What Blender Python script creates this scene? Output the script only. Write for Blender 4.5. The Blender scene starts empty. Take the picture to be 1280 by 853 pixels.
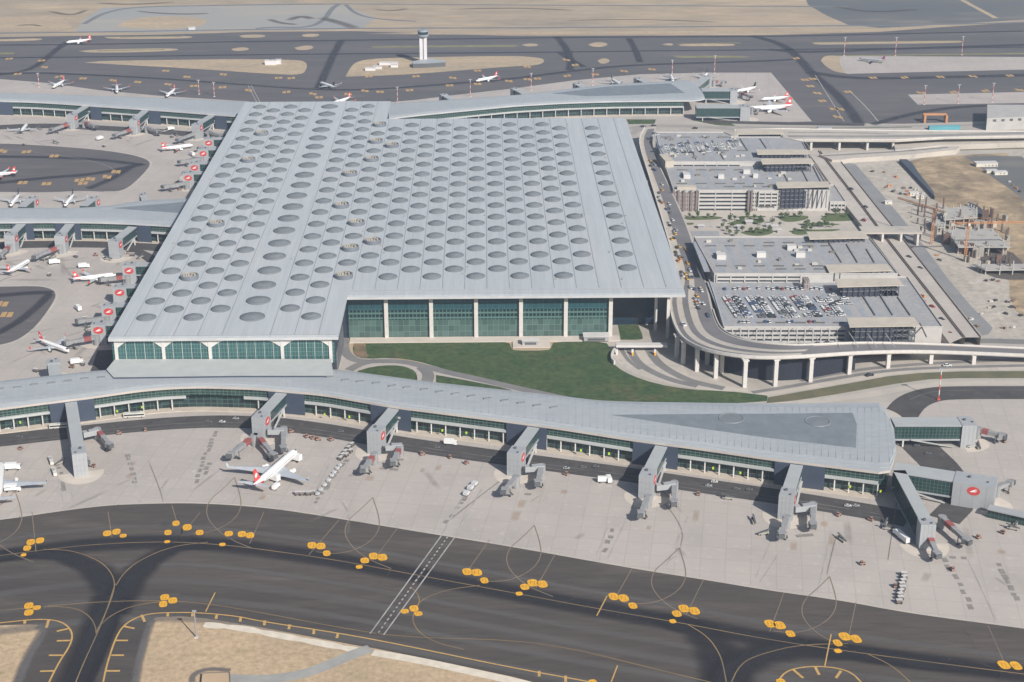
import bpy, math, random
from mathutils import Vector, Matrix
from mathutils.geometry import tessellate_polygon
random.seed(7)
sc = bpy.context.scene
col = sc.collection
R = math.radians

# ------------------------------------------------------------------ camera
ZR = 39.0                      # height of the big terminal roof
F_, PI_, YW, RL = 2027.98, 0.378636, 0.0171221, -0.00161534
CAM = Vector((106.89, -1849.52, 442.357 + ZR))
_fw = Vector((math.sin(YW) * math.cos(PI_), math.cos(YW) * math.cos(PI_), -math.sin(PI_)))
_r0 = Vector((math.cos(YW), -math.sin(YW), 0))
_u0 = _r0.cross(_fw)
_r = math.cos(RL) * _r0 + math.sin(RL) * _u0
_u = -math.sin(RL) * _r0 + math.cos(RL) * _u0
cd = bpy.data.cameras.new('camera')
cam = bpy.data.objects.new('camera', cd)
col.objects.link(cam)
cd.sensor_width = 36.0
cd.lens = F_ / 1280 * 36
cd.clip_start = 1.0
cd.clip_end = 60000
m = Matrix((_r, _u, -_fw)).transposed().to_4x4()
m.translation = CAM
cam.matrix_world = m
sc.camera = cam


def at(px, py, z=0.0):
    """ground position of a surveyed point that lies at height z"""
    d = _fw + (px - 640) / F_ * _r - (py - 426.5) / F_ * _u
    t = (z - CAM.z) / d.z
    return Vector((CAM.x + t * d.x, CAM.y + t * d.y, z))


def pts(L, z=0.0):
    return [at(p[0], p[1], z if len(p) < 3 else p[2]) for p in L]


# ------------------------------------------------------------------ materials
MATS = {}


def nt(name):
    m = bpy.data.materials.new(name)
    m.use_nodes = True
    MATS[name] = m
    n = m.node_tree
    return m, n, n.nodes['Principled BSDF']


def N(n, t, **k):
    x = n.nodes.new(t)
    for a, b in k.items():
        setattr(x, a, b)
    return x


def mixc(n, fac, a, b, mode='MIX'):
    x = N(n, 'ShaderNodeMix', data_type='RGBA', blend_type=mode)
    for s, v in (('Factor', fac), ('A', a), ('B', b)):
        i = [q for q in x.inputs if q.name == s and (s == 'Factor' and q.type == 'VALUE' or q.type == 'RGBA')][0]
        if hasattr(v, 'is_output') or isinstance(v, bpy.types.NodeSocket):
            n.links.new(v, i)
        elif s == 'Factor':
            i.default_value = v
        else:
            i.default_value = (*v, 1)
    return [q for q in x.outputs if q.type == 'RGBA'][0]


def math_(n, op, a, b=None, c=None):
    x = N(n, 'ShaderNodeMath', operation=op)
    for i, v in enumerate((a, b, c)):
        if v is None:
            continue
        if isinstance(v, bpy.types.NodeSocket):
            n.links.new(v, x.inputs[i])
        else:
            x.inputs[i].default_value = v
    return x.outputs[0]


def pos(n, scale=(1, 1, 1), rot=(0, 0, 0)):
    g = N(n, 'ShaderNodeNewGeometry')
    mp = N(n, 'ShaderNodeMapping')
    mp.inputs['Scale'].default_value = scale
    mp.inputs['Rotation'].default_value = rot
    n.links.new(g.outputs['Position'], mp.inputs['Vector'])
    return mp.outputs[0]


def noise(n, vec, scale, detail=4, rough=.6):
    x = N(n, 'ShaderNodeTexNoise')
    x.inputs['Scale'].default_value = scale
    x.inputs['Detail'].default_value = detail
    x.inputs['Roughness'].default_value = rough
    n.links.new(vec, x.inputs['Vector'])
    return x.outputs['Fac']


def ramp(n, fac, lo, hi):
    x = N(n, 'ShaderNodeMapRange')
    x.inputs['From Min'].default_value = lo
    x.inputs['From Max'].default_value = hi
    n.links.new(fac, x.inputs['Value'])
    return x.outputs[0]


def M(name, c, rough=.75, c2=None, scale=.05, lo=.35, hi=.65, stretch=(1, 1, 1), metal=0, spec=.5, rot=0, c3=None, scale3=.3, grain=0, gscale=.5, gstretch=(1, 1, 1), lanes=None):
    if name in MATS:
        return MATS[name]
    m, n, b = nt(name)
    b.inputs['Roughness'].default_value = rough
    b.inputs['Metallic'].default_value = metal
    b.inputs['Specular IOR Level'].default_value = spec
    if c2 is None:
        c2 = tuple(x * .85 for x in c)
    v = pos(n, stretch, (0, 0, rot))
    o = mixc(n, ramp(n, noise(n, v, scale), lo, hi), c, c2)
    if c3:
        o = mixc(n, ramp(n, noise(n, v, scale3, 3), .55, .8), o, c3)
    if lanes:      # paving lanes: (length, width, contrast, rotation)
        br = N(n, 'ShaderNodeTexBrick', offset=.37)
        br.inputs['Scale'].default_value = 1
        br.inputs['Brick Width'].default_value = lanes[0]
        br.inputs['Row Height'].default_value = lanes[1]
        br.inputs['Mortar Size'].default_value = .18
        k = lanes[2]
        br.inputs['Color1'].default_value = (1 - k, 1 - k, 1 - k, 1)
        br.inputs['Color2'].default_value = (1, 1, 1, 1)
        br.inputs['Mortar'].default_value = (1 - 2 * k, 1 - 2 * k, 1 - 2 * k, 1)
        n.links.new(pos(n, (1, 1, 1), (0, 0, lanes[3])), br.inputs['Vector'])
        o = mixc(n, 1, o, br.outputs['Color'], 'MULTIPLY')
    if grain:
        gr = N(n, 'ShaderNodeMapRange')
        gr.inputs['To Min'].default_value = 1 - grain
        gr.inputs['To Max'].default_value = 1 + grain * .6
        n.links.new(ramp(n, noise(n, pos(n, gstretch, (0, 0, rot)), gscale, 6, .7), .3, .7), gr.inputs['Value'])
        cx = N(n, 'ShaderNodeCombineXYZ')
        for i in range(3):
            n.links.new(gr.outputs[0], cx.inputs[i])
        o = mixc(n, 1, o, cx.outputs[0], 'MULTIPLY')
    n.links.new(o, b.inputs['Base Color'])
    return m


def facade(name, glass, frame, du, dv, lw=.08, lh=.1, rough=.2, var=.5, dark=.3):
    """curtain wall: panes and mullions from a metre-scaled UV"""
    if name in MATS:
        return MATS[name]
    m, n, b = nt(name)
    uv = N(n, 'ShaderNodeUVMap', uv_map='UVMap')
    s = N(n, 'ShaderNodeSeparateXYZ')
    n.links.new(uv.outputs[0], s.inputs[0])
    u = math_(n, 'DIVIDE', s.outputs[0], du)
    v = math_(n, 'DIVIDE', s.outputs[1], dv)
    fu = math_(n, 'FRACT', u)
    fv = math_(n, 'FRACT', v)
    line = math_(n, 'MAXIMUM', math_(n, 'LESS_THAN', fu, lw), math_(n, 'LESS_THAN', fv, lh))
    cx = N(n, 'ShaderNodeCombineXYZ')
    n.links.new(math_(n, 'FLOOR', u), cx.inputs[0])
    n.links.new(math_(n, 'FLOOR', v), cx.inputs[1])
    wn = N(n, 'ShaderNodeTexWhiteNoise')
    n.links.new(cx.outputs[0], wn.inputs['Vector'])
    g = mixc(n, math_(n, 'MULTIPLY', wn.outputs['Value'], var), glass, tuple(x * dark for x in glass))
    o = mixc(n, line, g, frame)
    n.links.new(o, b.inputs['Base Color'])
    n.links.new(math_(n, 'ADD', math_(n, 'MULTIPLY', line, .4), rough), b.inputs['Roughness'])
    return m


def stain(name, c, dens=.85, nsc=.02, rough=.7, str_=(1, 1, 1)):
    """worn rubber / sealant: real stain that thins out to its edges"""
    if name in MATS:
        return MATS[name]
    m, n, b = nt(name)
    b.inputs['Base Color'].default_value = (*c, 1)
    b.inputs['Roughness'].default_value = rough
    uv = N(n, 'ShaderNodeUVMap', uv_map='across')
    s = N(n, 'ShaderNodeSeparateXYZ')
    n.links.new(uv.outputs[0], s.inputs[0])
    e = math_(n, 'SUBTRACT', 1, math_(n, 'ABSOLUTE', math_(n, 'SUBTRACT', math_(n, 'MULTIPLY', s.outputs[0], 2), 1)))
    e = ramp(n, e, 0.0, .75)
    ex = N(n, 'ShaderNodeMapRange', interpolation_type='SMOOTHSTEP')
    n.links.new(e, ex.inputs['Value'])
    nz = ramp(n, noise(n, pos(n, str_), nsc, 5), .2, .6)
    a = math_(n, 'MULTIPLY', math_(n, 'MULTIPLY', ex.outputs[0], dens), math_(n, 'ADD', math_(n, 'MULTIPLY', nz, .45), .55))
    # ends fade too
    n.links.new(math_(n, 'MULTIPLY', a, s.outputs[1]), b.inputs['Alpha'])
    return m


# ------------------------------------------------------------------ mesh builder
class MB:
    def __init__(s):
        s.v, s.f, s.m, s.a = [], [], [], []

    def face(s, p, m=0, a=None):
        i = len(s.v)
        s.v += [tuple(q) for q in p]
        s.f.append(tuple(range(i, i + len(p))))
        s.m.append(m)
        s.a.append(a or [(.5, 1)] * len(p))

    def flat(s, p, m=0, z=None):
        p = [Vector((q[0], q[1], q[2] if z is None else z)) for q in p]
        for t in tessellate_polygon([p]):
            q = [p[i] for i in t]
            if (q[1] - q[0]).cross(q[2] - q[0]).z < 0:
                q.reverse()
            s.face(q, m)

    def prism(s, p, z0, z1, m=0, ms=None, bottom=False):
        ms = m if ms is None else ms
        s.flat(p, m, z1)
        ar = sum(p[i][0] * p[(i + 1) % len(p)][1] - p[(i + 1) % len(p)][0] * p[i][1] for i in range(len(p)))
        q = list(p) if ar > 0 else list(reversed(p))
        for i in range(len(q)):
            a, b = q[i], q[(i + 1) % len(q)]
            s.face([(a[0], a[1], z0), (b[0], b[1], z0), (b[0], b[1], z1), (a[0], a[1], z1)], ms)
        if bottom:
            k = len(s.f)
            s.flat(p, ms, z0)
            for j in range(k, len(s.f)):
                s.f[j] = tuple(reversed(s.f[j]))

    def box(s, c, d, rz=0, m=0, ms=None):
        """c = centre of the base, d = sizes"""
        ca, sa = math.cos(rz), math.sin(rz)
        p = [(c[0] + x * d[0] / 2 * ca - y * d[1] / 2 * sa, c[1] + x * d[0] / 2 * sa + y * d[1] / 2 * ca)
             for x, y in ((-1, -1), (1, -1), (1, 1), (-1, 1))]
        s.prism(p, c[2], c[2] + d[2], m, ms, True)

    def bar(s, A, B, w, z0, z1, m=0, ms=None):
        """upright box whose axis runs from A to B"""
        A, B = Vector((A[0], A[1])), Vector((B[0], B[1]))
        d = B - A
        if d.length < 1e-6:
            return
        nrm = Vector((-d.y, d.x)).normalized() * w / 2
        s.prism([A - nrm, B - nrm, B + nrm, A + nrm], z0, z1, m, ms, True)

    def beam(s, A, B, w, h, m=0):
        """box between two 3-D points (w wide, h high)"""
        A, B = Vector(A), Vector(B)
        d = (B - A)
        t = d.normalized()
        up = Vector((0, 0, 1)) if abs(t.z) < .95 else Vector((0, 1, 0))
        sd = t.cross(up).normalized()
        up = sd.cross(t).normalized()
        c = [(-1, -1), (1, -1), (1, 1), (-1, 1)]
        P = [A + sd * x * w / 2 + up * y * h / 2 for x, y in c]
        Q = [B + sd * x * w / 2 + up * y * h / 2 for x, y in c]
        for i in range(4):
            j = (i + 1) % 4
            s.face([P[j], P[i], Q[i], Q[j]], m)
        s.face([P[0], P[1], P[2], P[3]], m)
        s.face([Q[3], Q[2], Q[1], Q[0]], m)

    def tube(s, A, B, r0, r1=None, n=8, m=0, cap=True):
        r1 = r0 if r1 is None else r1
        A, B = Vector(A), Vector(B)
        t = (B - A).normalized()
        up = Vector((0, 0, 1)) if abs(t.z) < .9 else Vector((1, 0, 0))
        x = t.cross(up).normalized()
        y = t.cross(x).normalized()
        P = [A + (x * math.cos(2 * math.pi * i / n) + y * math.sin(2 * math.pi * i / n)) * r0 for i in range(n)]
        Q = [B + (x * math.cos(2 * math.pi * i / n) + y * math.sin(2 * math.pi * i / n)) * r1 for i in range(n)]
        for i in range(n):
            j = (i + 1) % n
            s.face([P[i], P[j], Q[j], Q[i]], m)
        if cap:
            s.face(list(reversed(P)), m)
            s.face(Q, m)

    def lathe(s, c, prof, n=24, m=0, sx=1, sy=1, mats=None):
        for k in range(len(prof) - 1):
            (r0, z0), (r1, z1) = prof[k], prof[k + 1]
            mm = mats[k] if mats else m
            for i in range(n):
                a, b = 2 * math.pi * i / n, 2 * math.pi * (i + 1) / n
                q = lambda r, t, z: (c[0] + r * sx * math.cos(t), c[1] + r * sy * math.sin(t), c[2] + z)
                if r1 < 1e-6:
                    s.face([q(r0, a, z0), q(r0, b, z0), (c[0], c[1], c[2] + z1)], mm)
                elif r0 < 1e-6:
                    s.face([(c[0], c[1], c[2] + z0), q(r1, b, z1), q(r1, a, z1)], mm)
                else:
                    s.face([q(r0, a, z0), q(r0, b, z0), q(r1, b, z1), q(r1, a, z1)], mm)

    def ribbon(s, P, w, z=None, m=0, fade=0):
        P = [Vector(p) for p in P]
        k = len(P)
        s.rc = getattr(s, 'rc', 0) + 1      # crossing ribbons never share a plane
        lift = .0035 * (s.rc % 7)
        L, Rr = [], []
        for i in range(k):
            d = (P[min(i + 1, k - 1)] - P[max(i - 1, 0)])
            d.z = 0
            if d.length < 1e-6:
                d = Vector((1, 0, 0))
            d.normalize()
            nn = Vector((-d.y, d.x, 0))
            ww = (w[i] if isinstance(w, (list, tuple)) else w) / 2
            zz = (P[i].z if z is None else z) + lift
            L.append(Vector((P[i].x + nn.x * ww, P[i].y + nn.y * ww, zz)))
            Rr.append(Vector((P[i].x - nn.x * ww, P[i].y - nn.y * ww, zz)))
        for i in range(k - 1):
            a0 = 1 if not fade else min(1, i / fade, (k - 1 - i) / fade)
            a1 = 1 if not fade else min(1, (i + 1) / fade, (k - 2 - i) / fade)
            s.face([Rr[i], Rr[i + 1], L[i + 1], L[i]], m, [(1, a0), (1, a1), (0, a1), (0, a0)])

    def build(s, name, mats, parent=None, smooth=False):
        me = bpy.data.meshes.new(name)
        me.from_pydata(s.v, [], s.f)
        if not isinstance(mats, (list, tuple)):
            mats = [mats]
        for x in mats:
            me.materials.append(x)
        me.polygons.foreach_set('material_index', s.m)
        uv = me.uv_layers.new(name='UVMap')
        ac = me.uv_layers.new(name='across')
        U, A = [], []
        for f, a in zip(s.f, s.a):
            p = [Vector(s.v[i]) for i in f]
            nn = Vector((0, 0, 0))
            for i in range(1, len(p) - 1):
                nn += (p[i] - p[0]).cross(p[i + 1] - p[0])
            if nn.length > 0:
                nn.normalize()
            if abs(nn.z) > .7:
                U += [c for q in p for c in (q.x, q.y)]
            else:
                t = Vector((-nn.y, nn.x, 0)).normalized()
                U += [c for q in p for c in (q.dot(t), q.z)]
            A += [c for q in a for c in q]
        uv.data.foreach_set('uv', U)
        ac.data.foreach_set('uv', A)
        if smooth:
            me.polygons.foreach_set('use_smooth', [True] * len(s.f))
        me.update()
        if smooth:
            import bmesh
            bm = bmesh.new()
            bm.from_mesh(me)
            bmesh.ops.remove_doubles(bm, verts=bm.verts, dist=.001)
            bm.to_mesh(me)
            bm.free()
        o = bpy.data.objects.new(name, me)
        col.objects.link(o)
        if parent is not None:
            o.parent = parent
        return o


def tag(o, label=None, cat=None, group=None, kind=None):
    if label:
        o['label'] = label
    if cat:
        o['category'] = cat
    if group:
        o['group'] = group
    if kind:
        o['kind'] = kind
    return o


def empty(name, loc=(0, 0, 0), rz=0, label=None, cat=None, group=None):
    o = bpy.data.objects.new(name, None)
    o.empty_display_size = 2
    col.objects.link(o)
    o.location = loc
    o.rotation_euler = (0, 0, rz)
    return tag(o, label, cat, group)


def copy_tree(o, parent=None):
    c = o.copy()
    col.objects.link(c)
    c.parent = parent
    for ch in [x for x in o.children]:
        copy_tree(ch, c)
    return c


def struct(name, mb, mats):
    return tag(mb.build(name, mats), kind='structure')


def chaikin(P, it=2):
    P = [Vector(p) for p in P]
    for _ in range(it):
        Q = [P[0]]
        for a, b in zip(P, P[1:]):
            Q += [a * .75 + b * .25, a * .25 + b * .75]
        Q.append(P[-1])
        P = Q
    return P


def cl(L, z=0, it=2):
    return chaikin(pts(L, z), it)


def lerp_px(L, x):
    """interpolate a px polyline [(x,y)...] at x (extrapolates)"""
    for (a, b), (c, d) in zip(L, L[1:]):
        if x <= c or (c, d) == L[-1]:
            return b + (d - b) * (x - a) / (c - a)
# ------------------------------------------------------------------ palette
soil = M('dry_soil', (.43, .335, .225), .95, (.30, .255, .195), .004, .35, .65, (.35, 1, 1), c3=(.50, .37, .23), scale3=.02, grain=.25, gscale=.03, gstretch=(.4, 1, 1))
sand = M('sand', (.52, .385, .245), .95, (.40, .305, .20), .02, .3, .7, (.6, 1, 1), c3=(.33, .27, .15), scale3=.07, grain=.32, gscale=.3)
sandfar = M('far_sand', (.47, .36, .235), .95, (.35, .285, .20), .02, .3, .7, (.3, 1, 1), grain=.2, gscale=.1)
asph = M('asphalt', (.102, .084, .072), .85, (.056, .048, .044), .011, .32, .68, (.22, 1, 1), rot=.12, c3=(.135, .115, .099), scale3=.045, grain=.28, gscale=.35, gstretch=(.12, 1, 1), lanes=(130, 7.5, .09, .13))
asphfar = M('runway_asphalt', (.125, .115, .115), .85, (.085, .080, .083), .008, .3, .7, (.2, 1, 1), c3=(.15, .137, .13), scale3=.03, grain=.2, gscale=.2, gstretch=(.1, 1, 1))
roadm = M('road_asphalt', (.070, .065, .063), .85, (.05, .047, .047), .08, c3=(.10, .095, .088), scale3=.15)
roadl = M('worn_road', (.20, .195, .19), .85, (.165, .16, .158), .06)
kerbm = M('pale_kerb', (.52, .455, .375), .85, (.43, .38, .32), .15)
pale = M('pale_concrete', (.48, .44, .385), .85, (.41, .375, .33), .03, c3=(.32, .30, .28), scale3=.1)
rampc = M('ramp_concrete', (.47, .43, .385), .85, (.41, .375, .34), .02, c3=(.36, .33, .30), scale3=.12)
greyc = M('grey_deck', (.35, .345, .345), .8, (.29, .295, .305), .03, c3=(.40, .385, .37), scale3=.12, grain=.18, gscale=.3)
grass = M('lawn_grass', (.034, .074, .022), .95, (.060, .092, .028), .05, .35, .65, c3=(.115, .098, .045), scale3=.022, grain=.5, gscale=.2)
scrub = M('rough_grass', (.085, .095, .05), .95, (.14, .125, .07), .05)
darkgr = M('grey_field', (.085, .095, .105), .95, (.135, .135, .13), .006, .3, .7, (.35, 1, 1), c3=(.24, .22, .18), scale3=.01)
constr = M('construction_ground', (.46, .42, .365), .95, (.37, .335, .285), .015, .35, .7, c3=(.54, .49, .42), scale3=.05, grain=.3, gscale=.15)
brown = M('brown_earth', (.42, .32, .20), .95, (.23, .175, .115), .03, .35, .62, (1, 1, 1), c3=(.44, .34, .21), scale3=.012, grain=.4, gscale=.08)
yel = M('yellow_paint', (.80, .42, .02), .7, (.62, .31, .02), .4)
linec = M('faded_yellow_line', (.30, .20, .09), .8, (.17, .125, .07), .03)
linef = M('worn_brown_line', (.24, .18, .12), .8, (.17, .14, .11), .03)
whitep = M('white_paint', (.44, .43, .41), .75, (.26, .25, .24), .08)
blackp = M('black_paint', (.035, .033, .034), .8)
rubber = stain('rubber_stain', (.020, .018, .021), .92, .03)
rubber2 = stain('rubber_stain_soft', (.035, .033, .040), .80, .02)
oil = stain('oil_stain', (.20, .18, .16), .5, .15)
faint = stain('faint_tyre_wear', (.29, .262, .235), .26, .1)
rust = stain('rust_stain', (.46, .33, .22), .4, .12)
damp = stain('pale_washed_patch', (.26, .245, .235), .55, .02)

# concrete apron with slab joints
m, n, b = nt('apron_concrete')
b.inputs['Roughness'].default_value = .85
v = pos(n)
base = mixc(n, ramp(n, noise(n, v, .012, 5), .3, .7), (.445, .405, .37), (.375, .342, .314))
base = mixc(n, ramp(n, noise(n, pos(n, (1, .35, 1), (0, 0, .4)), .05, 4), .55, .8), base, (.36, .33, .30))
base = mixc(n, ramp(n, noise(n, v, .22, 3), .58, .8), base, (.50, .46, .42))
br = N(n, 'ShaderNodeTexBrick', offset=0.0)
br.inputs['Scale'].default_value = 1
br.inputs['Brick Width'].default_value = 15
br.inputs['Row Height'].default_value = 15
br.inputs['Mortar Size'].default_value = .28
br.inputs['Color1'].default_value = (.9, .9, .9, 1)
br.inputs['Color2'].default_value = (1, 1, 1, 1)
br.inputs['Mortar'].default_value = (.74, .73, .72, 1)
n.links.new(pos(n, (1, 1, 1), (0, 0, .16)), br.inputs['Vector'])
n.links.new(mixc(n, .55, base, br.outputs['Color'], 'MULTIPLY'), b.inputs['Base Color'])
apronm = m

# ------------------------------------------------------------------ ground sheets
g = MB()
g.flat([(-9000, -4000, 0), (9000, -4000, 0), (9000, 14000, 0), (-9000, 14000, 0)], 0, -.10)
struct('ground', g, soil)

a = MB()      # runway and taxiway asphalt, far side
P = [at(-60, 47), at(0, 46.5), at(200, 43.5), at(320, 40), at(440, 39), at(560, 43), at(640, 45), at(960, 44), at(1100, 40),
     at(1180, 34), at(1290, 27), at(1340, 25), at(1400, 170), at(1280, 160), at(960, 170), at(300, 170), at(-80, 170)]
a.flat(P, 0, -.05)
struct('runway', a, asphfar)

a = MB()      # near taxiway
up = [(-140, 664), (0, 650), (65, 640), (130, 631.5), (190, 629), (250, 628.5), (320, 633), (376, 640), (482, 657.5), (565, 671), (640, 683),
      (790, 710), (880, 724), (960, 737.5), (1052, 750), (1135, 766), (1280, 785), (1420, 805)]
P = pts(up) + [at(1460, 1000), at(640, 1000), at(-200, 1000)]
a.flat(P, 0, -.02)
struct('taxiway', a, asph)

a = MB()      # concrete aprons
A1 = [(-140, 664), (0, 650), (65, 640), (130, 631.5), (190, 629), (250, 628.5), (320, 633), (376, 640), (482, 657.5), (565, 671), (640, 683),
      (790, 710), (880, 724), (960, 737.5), (1052, 750), (1135, 766), (1280, 785), (1420, 805), (1450, 492), (1280, 491), (1187, 492),
      (1150, 505), (1130, 500), (960, 500), (640, 470), (430, 440), (400, 300), (330, 130),
      (310, 127), (200, 120), (125, 113), (60, 104), (0, 99), (-120, 90), (-180, 400)]
a.flat(pts(A1), 0, -.03)
a.flat(pts([(484, 128), (520, 125), (560, 120), (640, 111), (715, 101), (740, 98.5), (800, 93), (880, 91), (964, 91), (1015, 152), (960, 153.5), (900, 154), (500, 154)]), 0, -.03)
a.flat(pts([(1030, 72), (1046, 70), (1290, 71.5), (1290, 87), (1060, 92.5), (1040, 88), (1030, 80)]), 0, .0)
a.flat(pts([(1135, 118.5), (1290, 115), (1290, 129), (1147, 131)]), 0, .0)
struct('apron', a, apronm)

a = MB()      # asphalt loops between the piers on the left
a.flat(chaikin(pts([(-60, 179), (0, 179), (60, 182), (125, 187), (165, 193), (185, 199), (190, 205), (184, 214), (165, 233), (150, 240), (130, 240), (100, 238.5), (60, 241), (0, 240), (-60, 240)])), 0, .0)
a.flat(chaikin(pts([(-60, 358), (0, 358), (50, 357), (66, 361), (72, 367), (70, 376), (50, 405), (30, 422), (14, 429), (0, 432), (-60, 438)])), 0, .0)
struct('taxiway', a, asphfar)
a = MB()
for L, w in (([(-60, 179), (0, 179), (60, 182), (125, 187), (165, 193), (185, 199), (190, 205), (184, 214), (165, 233), (150, 240), (130, 240)], 2.5),
             ([(0, 358), (50, 357), (66, 361), (72, 367), (70, 376), (50, 405), (30, 422), (14, 429), (0, 432)], 2.5),
             (up, 1.5)):
    a.ribbon(cl(L), w, .03)
struct('taxiway_edge_strip', a, pale)

# sand and grass islands, far fields
a = MB()
for L in ([(105, 78.5), (125, 76.5), (180, 75.5), (300, 74), (372, 75), (383, 78), (384, 85), (378, 94), (345, 93), (300, 90), (240, 86), (150, 81)],
          [(432, 96), (437, 86), (445, 77), (470, 73), (540, 71.5), (640, 70), (676, 72), (682, 77), (672, 82), (640, 83), (560, 89.5), (500, 94)],
          [(130, 46.5), (235, 45), (243, 47), (228, 48.5), (138, 49)],
          [(-30, 50), (0, 49.5), (46, 48), (55, 49), (46, 51), (0, 52), (-30, 52)],
          [(98, 64), (120, 62), (205, 60.5), (226, 61.5), (216, 64), (150, 66), (110, 66)],
          [(299, 45), (306, 43.5), (330, 43.5), (333, 46), (322, 47.5), (303, 47.5)],
          [(377, 44), (384, 42.5), (397, 42.5), (400, 44), (394, 46.5), (380, 46.5)],
          [(368, 60), (378, 57.5), (388, 57), (393, 59.5), (386, 62.5), (372, 63)],
          [(289, 61.5), (298, 59.5), (309, 59.5), (312, 62), (304, 64), (292, 64)],
          [(652, 56.5), (660, 54.5), (672, 55), (673, 57.5), (660, 58.5)],
          [(735, 56), (743, 53), (755, 53), (761, 56), (752, 59), (742, 59)],
          [(747, 76), (753, 73), (760, 73.5), (763, 77), (756, 80), (750, 79.5)],
          [(848, 57), (852, 55), (916, 54.8), (920, 56.5), (912, 57.8), (855, 58)],
          [(827, 56), (835, 54), (842, 55), (840, 57.5)],
          [(1015, 54.5), (1020, 53), (1200, 51.5), (1208, 52.5), (1190, 54), (1040, 56), (1022, 56)],
          [(1026, 76), (1030, 70), (1045, 69.5), (1052, 72), (1048, 78), (1058, 92), (1044, 90), (1033, 84)],
          [(-30, 40), (0, 40), (60, 39), (95, 36), (80, 25), (110, 22), (0, 22), (-30, 22)],
          [(145, 33), (160, 24), (200, 20), (250, 22), (262, 28), (240, 36), (170, 36)],
          [(455, 42.5), (560, 41), (900, 38.5), (1100, 36.5), (1150, 34), (1155, 36), (1100, 39.5), (900, 42), (640, 43.5), (560, 43.5)]):
    a.flat(chaikin(pts(L + [L[0]]), 2)[:-1], 0, .01)
struct('sand_islands', a, sandfar)

a = MB()
for L in ([(465, 59.8), (465, 58), (640, 56.3), (650, 57.5), (640, 58.8)],
          [(-30, 68.5), (-30, 66.5), (0, 66), (18, 66), (17, 68)],
          [(840, 70), (900, 69.8), (938, 70.5), (930, 72.4), (848, 72.6)],
          [(120, 63.2), (205, 61.6), (206, 62.4), (125, 64.4)],
          [(150, 46.6), (225, 45.4), (228, 46.2), (150, 47.4)],
          [(843, 54.6), (925, 53.4), (926, 54.4), (846, 55.2)],
          [(1010, 53), (1200, 50.6), (1200, 51.4), (1020, 53.6)],
          [(1046, 70.5), (1046, 69.4), (1290, 66), (1290, 68)]):
    a.flat(pts(L), 0, .04)
struct('grass_strips', a, M('dry_verge', (.16, .165, .075), .95, (.24, .22, .11), .05))

a = MB()
a.flat(pts([(1003, -12), (1290, -12), (1290, 24), (1180, 31), (1100, 35), (1060, 31), (1034, 20), (1010, 6)]), 0, -.02)
struct('grey_field', a, darkgr)
a = MB()
a.flat(pts([(95, 40), (103, 25), (128, 10), (190, 8.5), (320, 6), (430, 7), (470, 22), (455, 34), (430, 37), (320, 38), (200, 41)]), 0, -.04)
struct('pale_grey_field', a, M('pale_grey_field', (.27, .28, .28), .95, (.34, .32, .28), .008, .3, .7, (.35, 1, 1), c3=(.40, .35, .27), scale3=.015))

a = MB()
for L, w in (([(-40, 42), (100, 40.5), (320, 37), (455, 35.5), (640, 35), (900, 33.5), (1150, 31.5), (1290, 28)], 9),
             ([(430, 5), (640, 6.5), (860, 7.5), (1060, 8.5)], 8),
             ([(432, 6), (445, 18), (470, 24), (520, 27)], 7),
             ([(320, 36), (340, 34), (385, 35), (405, 26), (415, 10), (425, 5)], 9),
             ([(105, 30), (130, 16), (165, 9), (260, 7), (430, 5)], 9)):
    a.ribbon(cl(L), w, .0)
struct('perimeter_road', a, M('perimeter_asphalt', (.17, .175, .185), .9))
a = MB()
a.ribbon(cl([(1197, -3), (1215, 7), (1232, 16), (1245, 23)]), 9, .03)
struct('dirt_track', a, sandfar)
a = MB()
for L, w in (([(170, 14), (200, 17), (235, 18), (262, 17)], 14), ([(360, 26), (375, 20), (392, 24)], 22), ([(335, 24), (350, 29), (372, 31)], 16), ([(20, 32), (40, 31), (52, 33)], 12), ([(468, 12), (490, 14), (510, 11)], 14), ([(120, 4), (160, 6), (220, 3)], 16), ([(560, 12), (640, 10), (720, 13)], 12), ([(400, 22), (430, 30), (445, 36)], 26), ([(60, 14), (90, 20), (110, 12)], 14), ([(1040, 8), (1090, 16), (1150, 12)], 22), ([(700, 26), (800, 24), (900, 28)], 10)):
    a.ribbon(cl(L), w, .02, fade=3)
struct('scrub_patches', a, stain('scrub_stain', (.10, .085, .065), .6, .012, .95, (.4, 1, 1)))

# sand in the foreground
a = MB()
a.flat(chaikin(pts([(-60, 785), (0, 782), (40, 780.5), (55, 782), (52, 792), (37, 812), (22, 840), (10, 880), (-60, 880)]), 1), 0, .02)
a.flat(pts([(195, 772), (225, 770.5), (255, 773), (320, 783), (440, 806), (470, 811), (560, 829), (640, 846), (700, 862), (760, 900), (165, 900), (170, 853),
            (177, 820), (187, 785), (190, 776)]), 0, .02)
struct('sand', a, sand)
a = MB()
a.ribbon(cl([(255, 781), (300, 785), (340, 793), (400, 804), (445, 813)]), [4, 5.5, 6, 6] * 5, .06)
a.ribbon(cl([(466, 816), (520, 825), (580, 838), (640, 851), (700, 866)]), 6, .06)
struct('gravel_verge', a, M('white_gravel', (.66, .60, .50), .95, (.56, .50, .41), .2))
a = MB()
a.ribbon(cl([(463, 811), (447, 816), (425, 825), (400, 836), (368, 846), (320, 850), (286, 848)]), 8, .07)
struct('service_track', a, M('gravel_track', (.33, .33, .31), .95, (.27, .27, .26), .1))
a = MB()   # oiled fringe round the sand
a.ribbon(cl([(48, 782), (57, 786), (48, 800), (33, 825), (22, 853), (15, 880)]), 9, .04)
a.ribbon(cl([(190, 775), (184, 790), (175, 820), (169, 853), (167, 880)]), 7, .04)
a.ribbon(cl([(240, 853), (240, 846), (247, 840), (262, 836), (288, 838)]), 5, .04)
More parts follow.
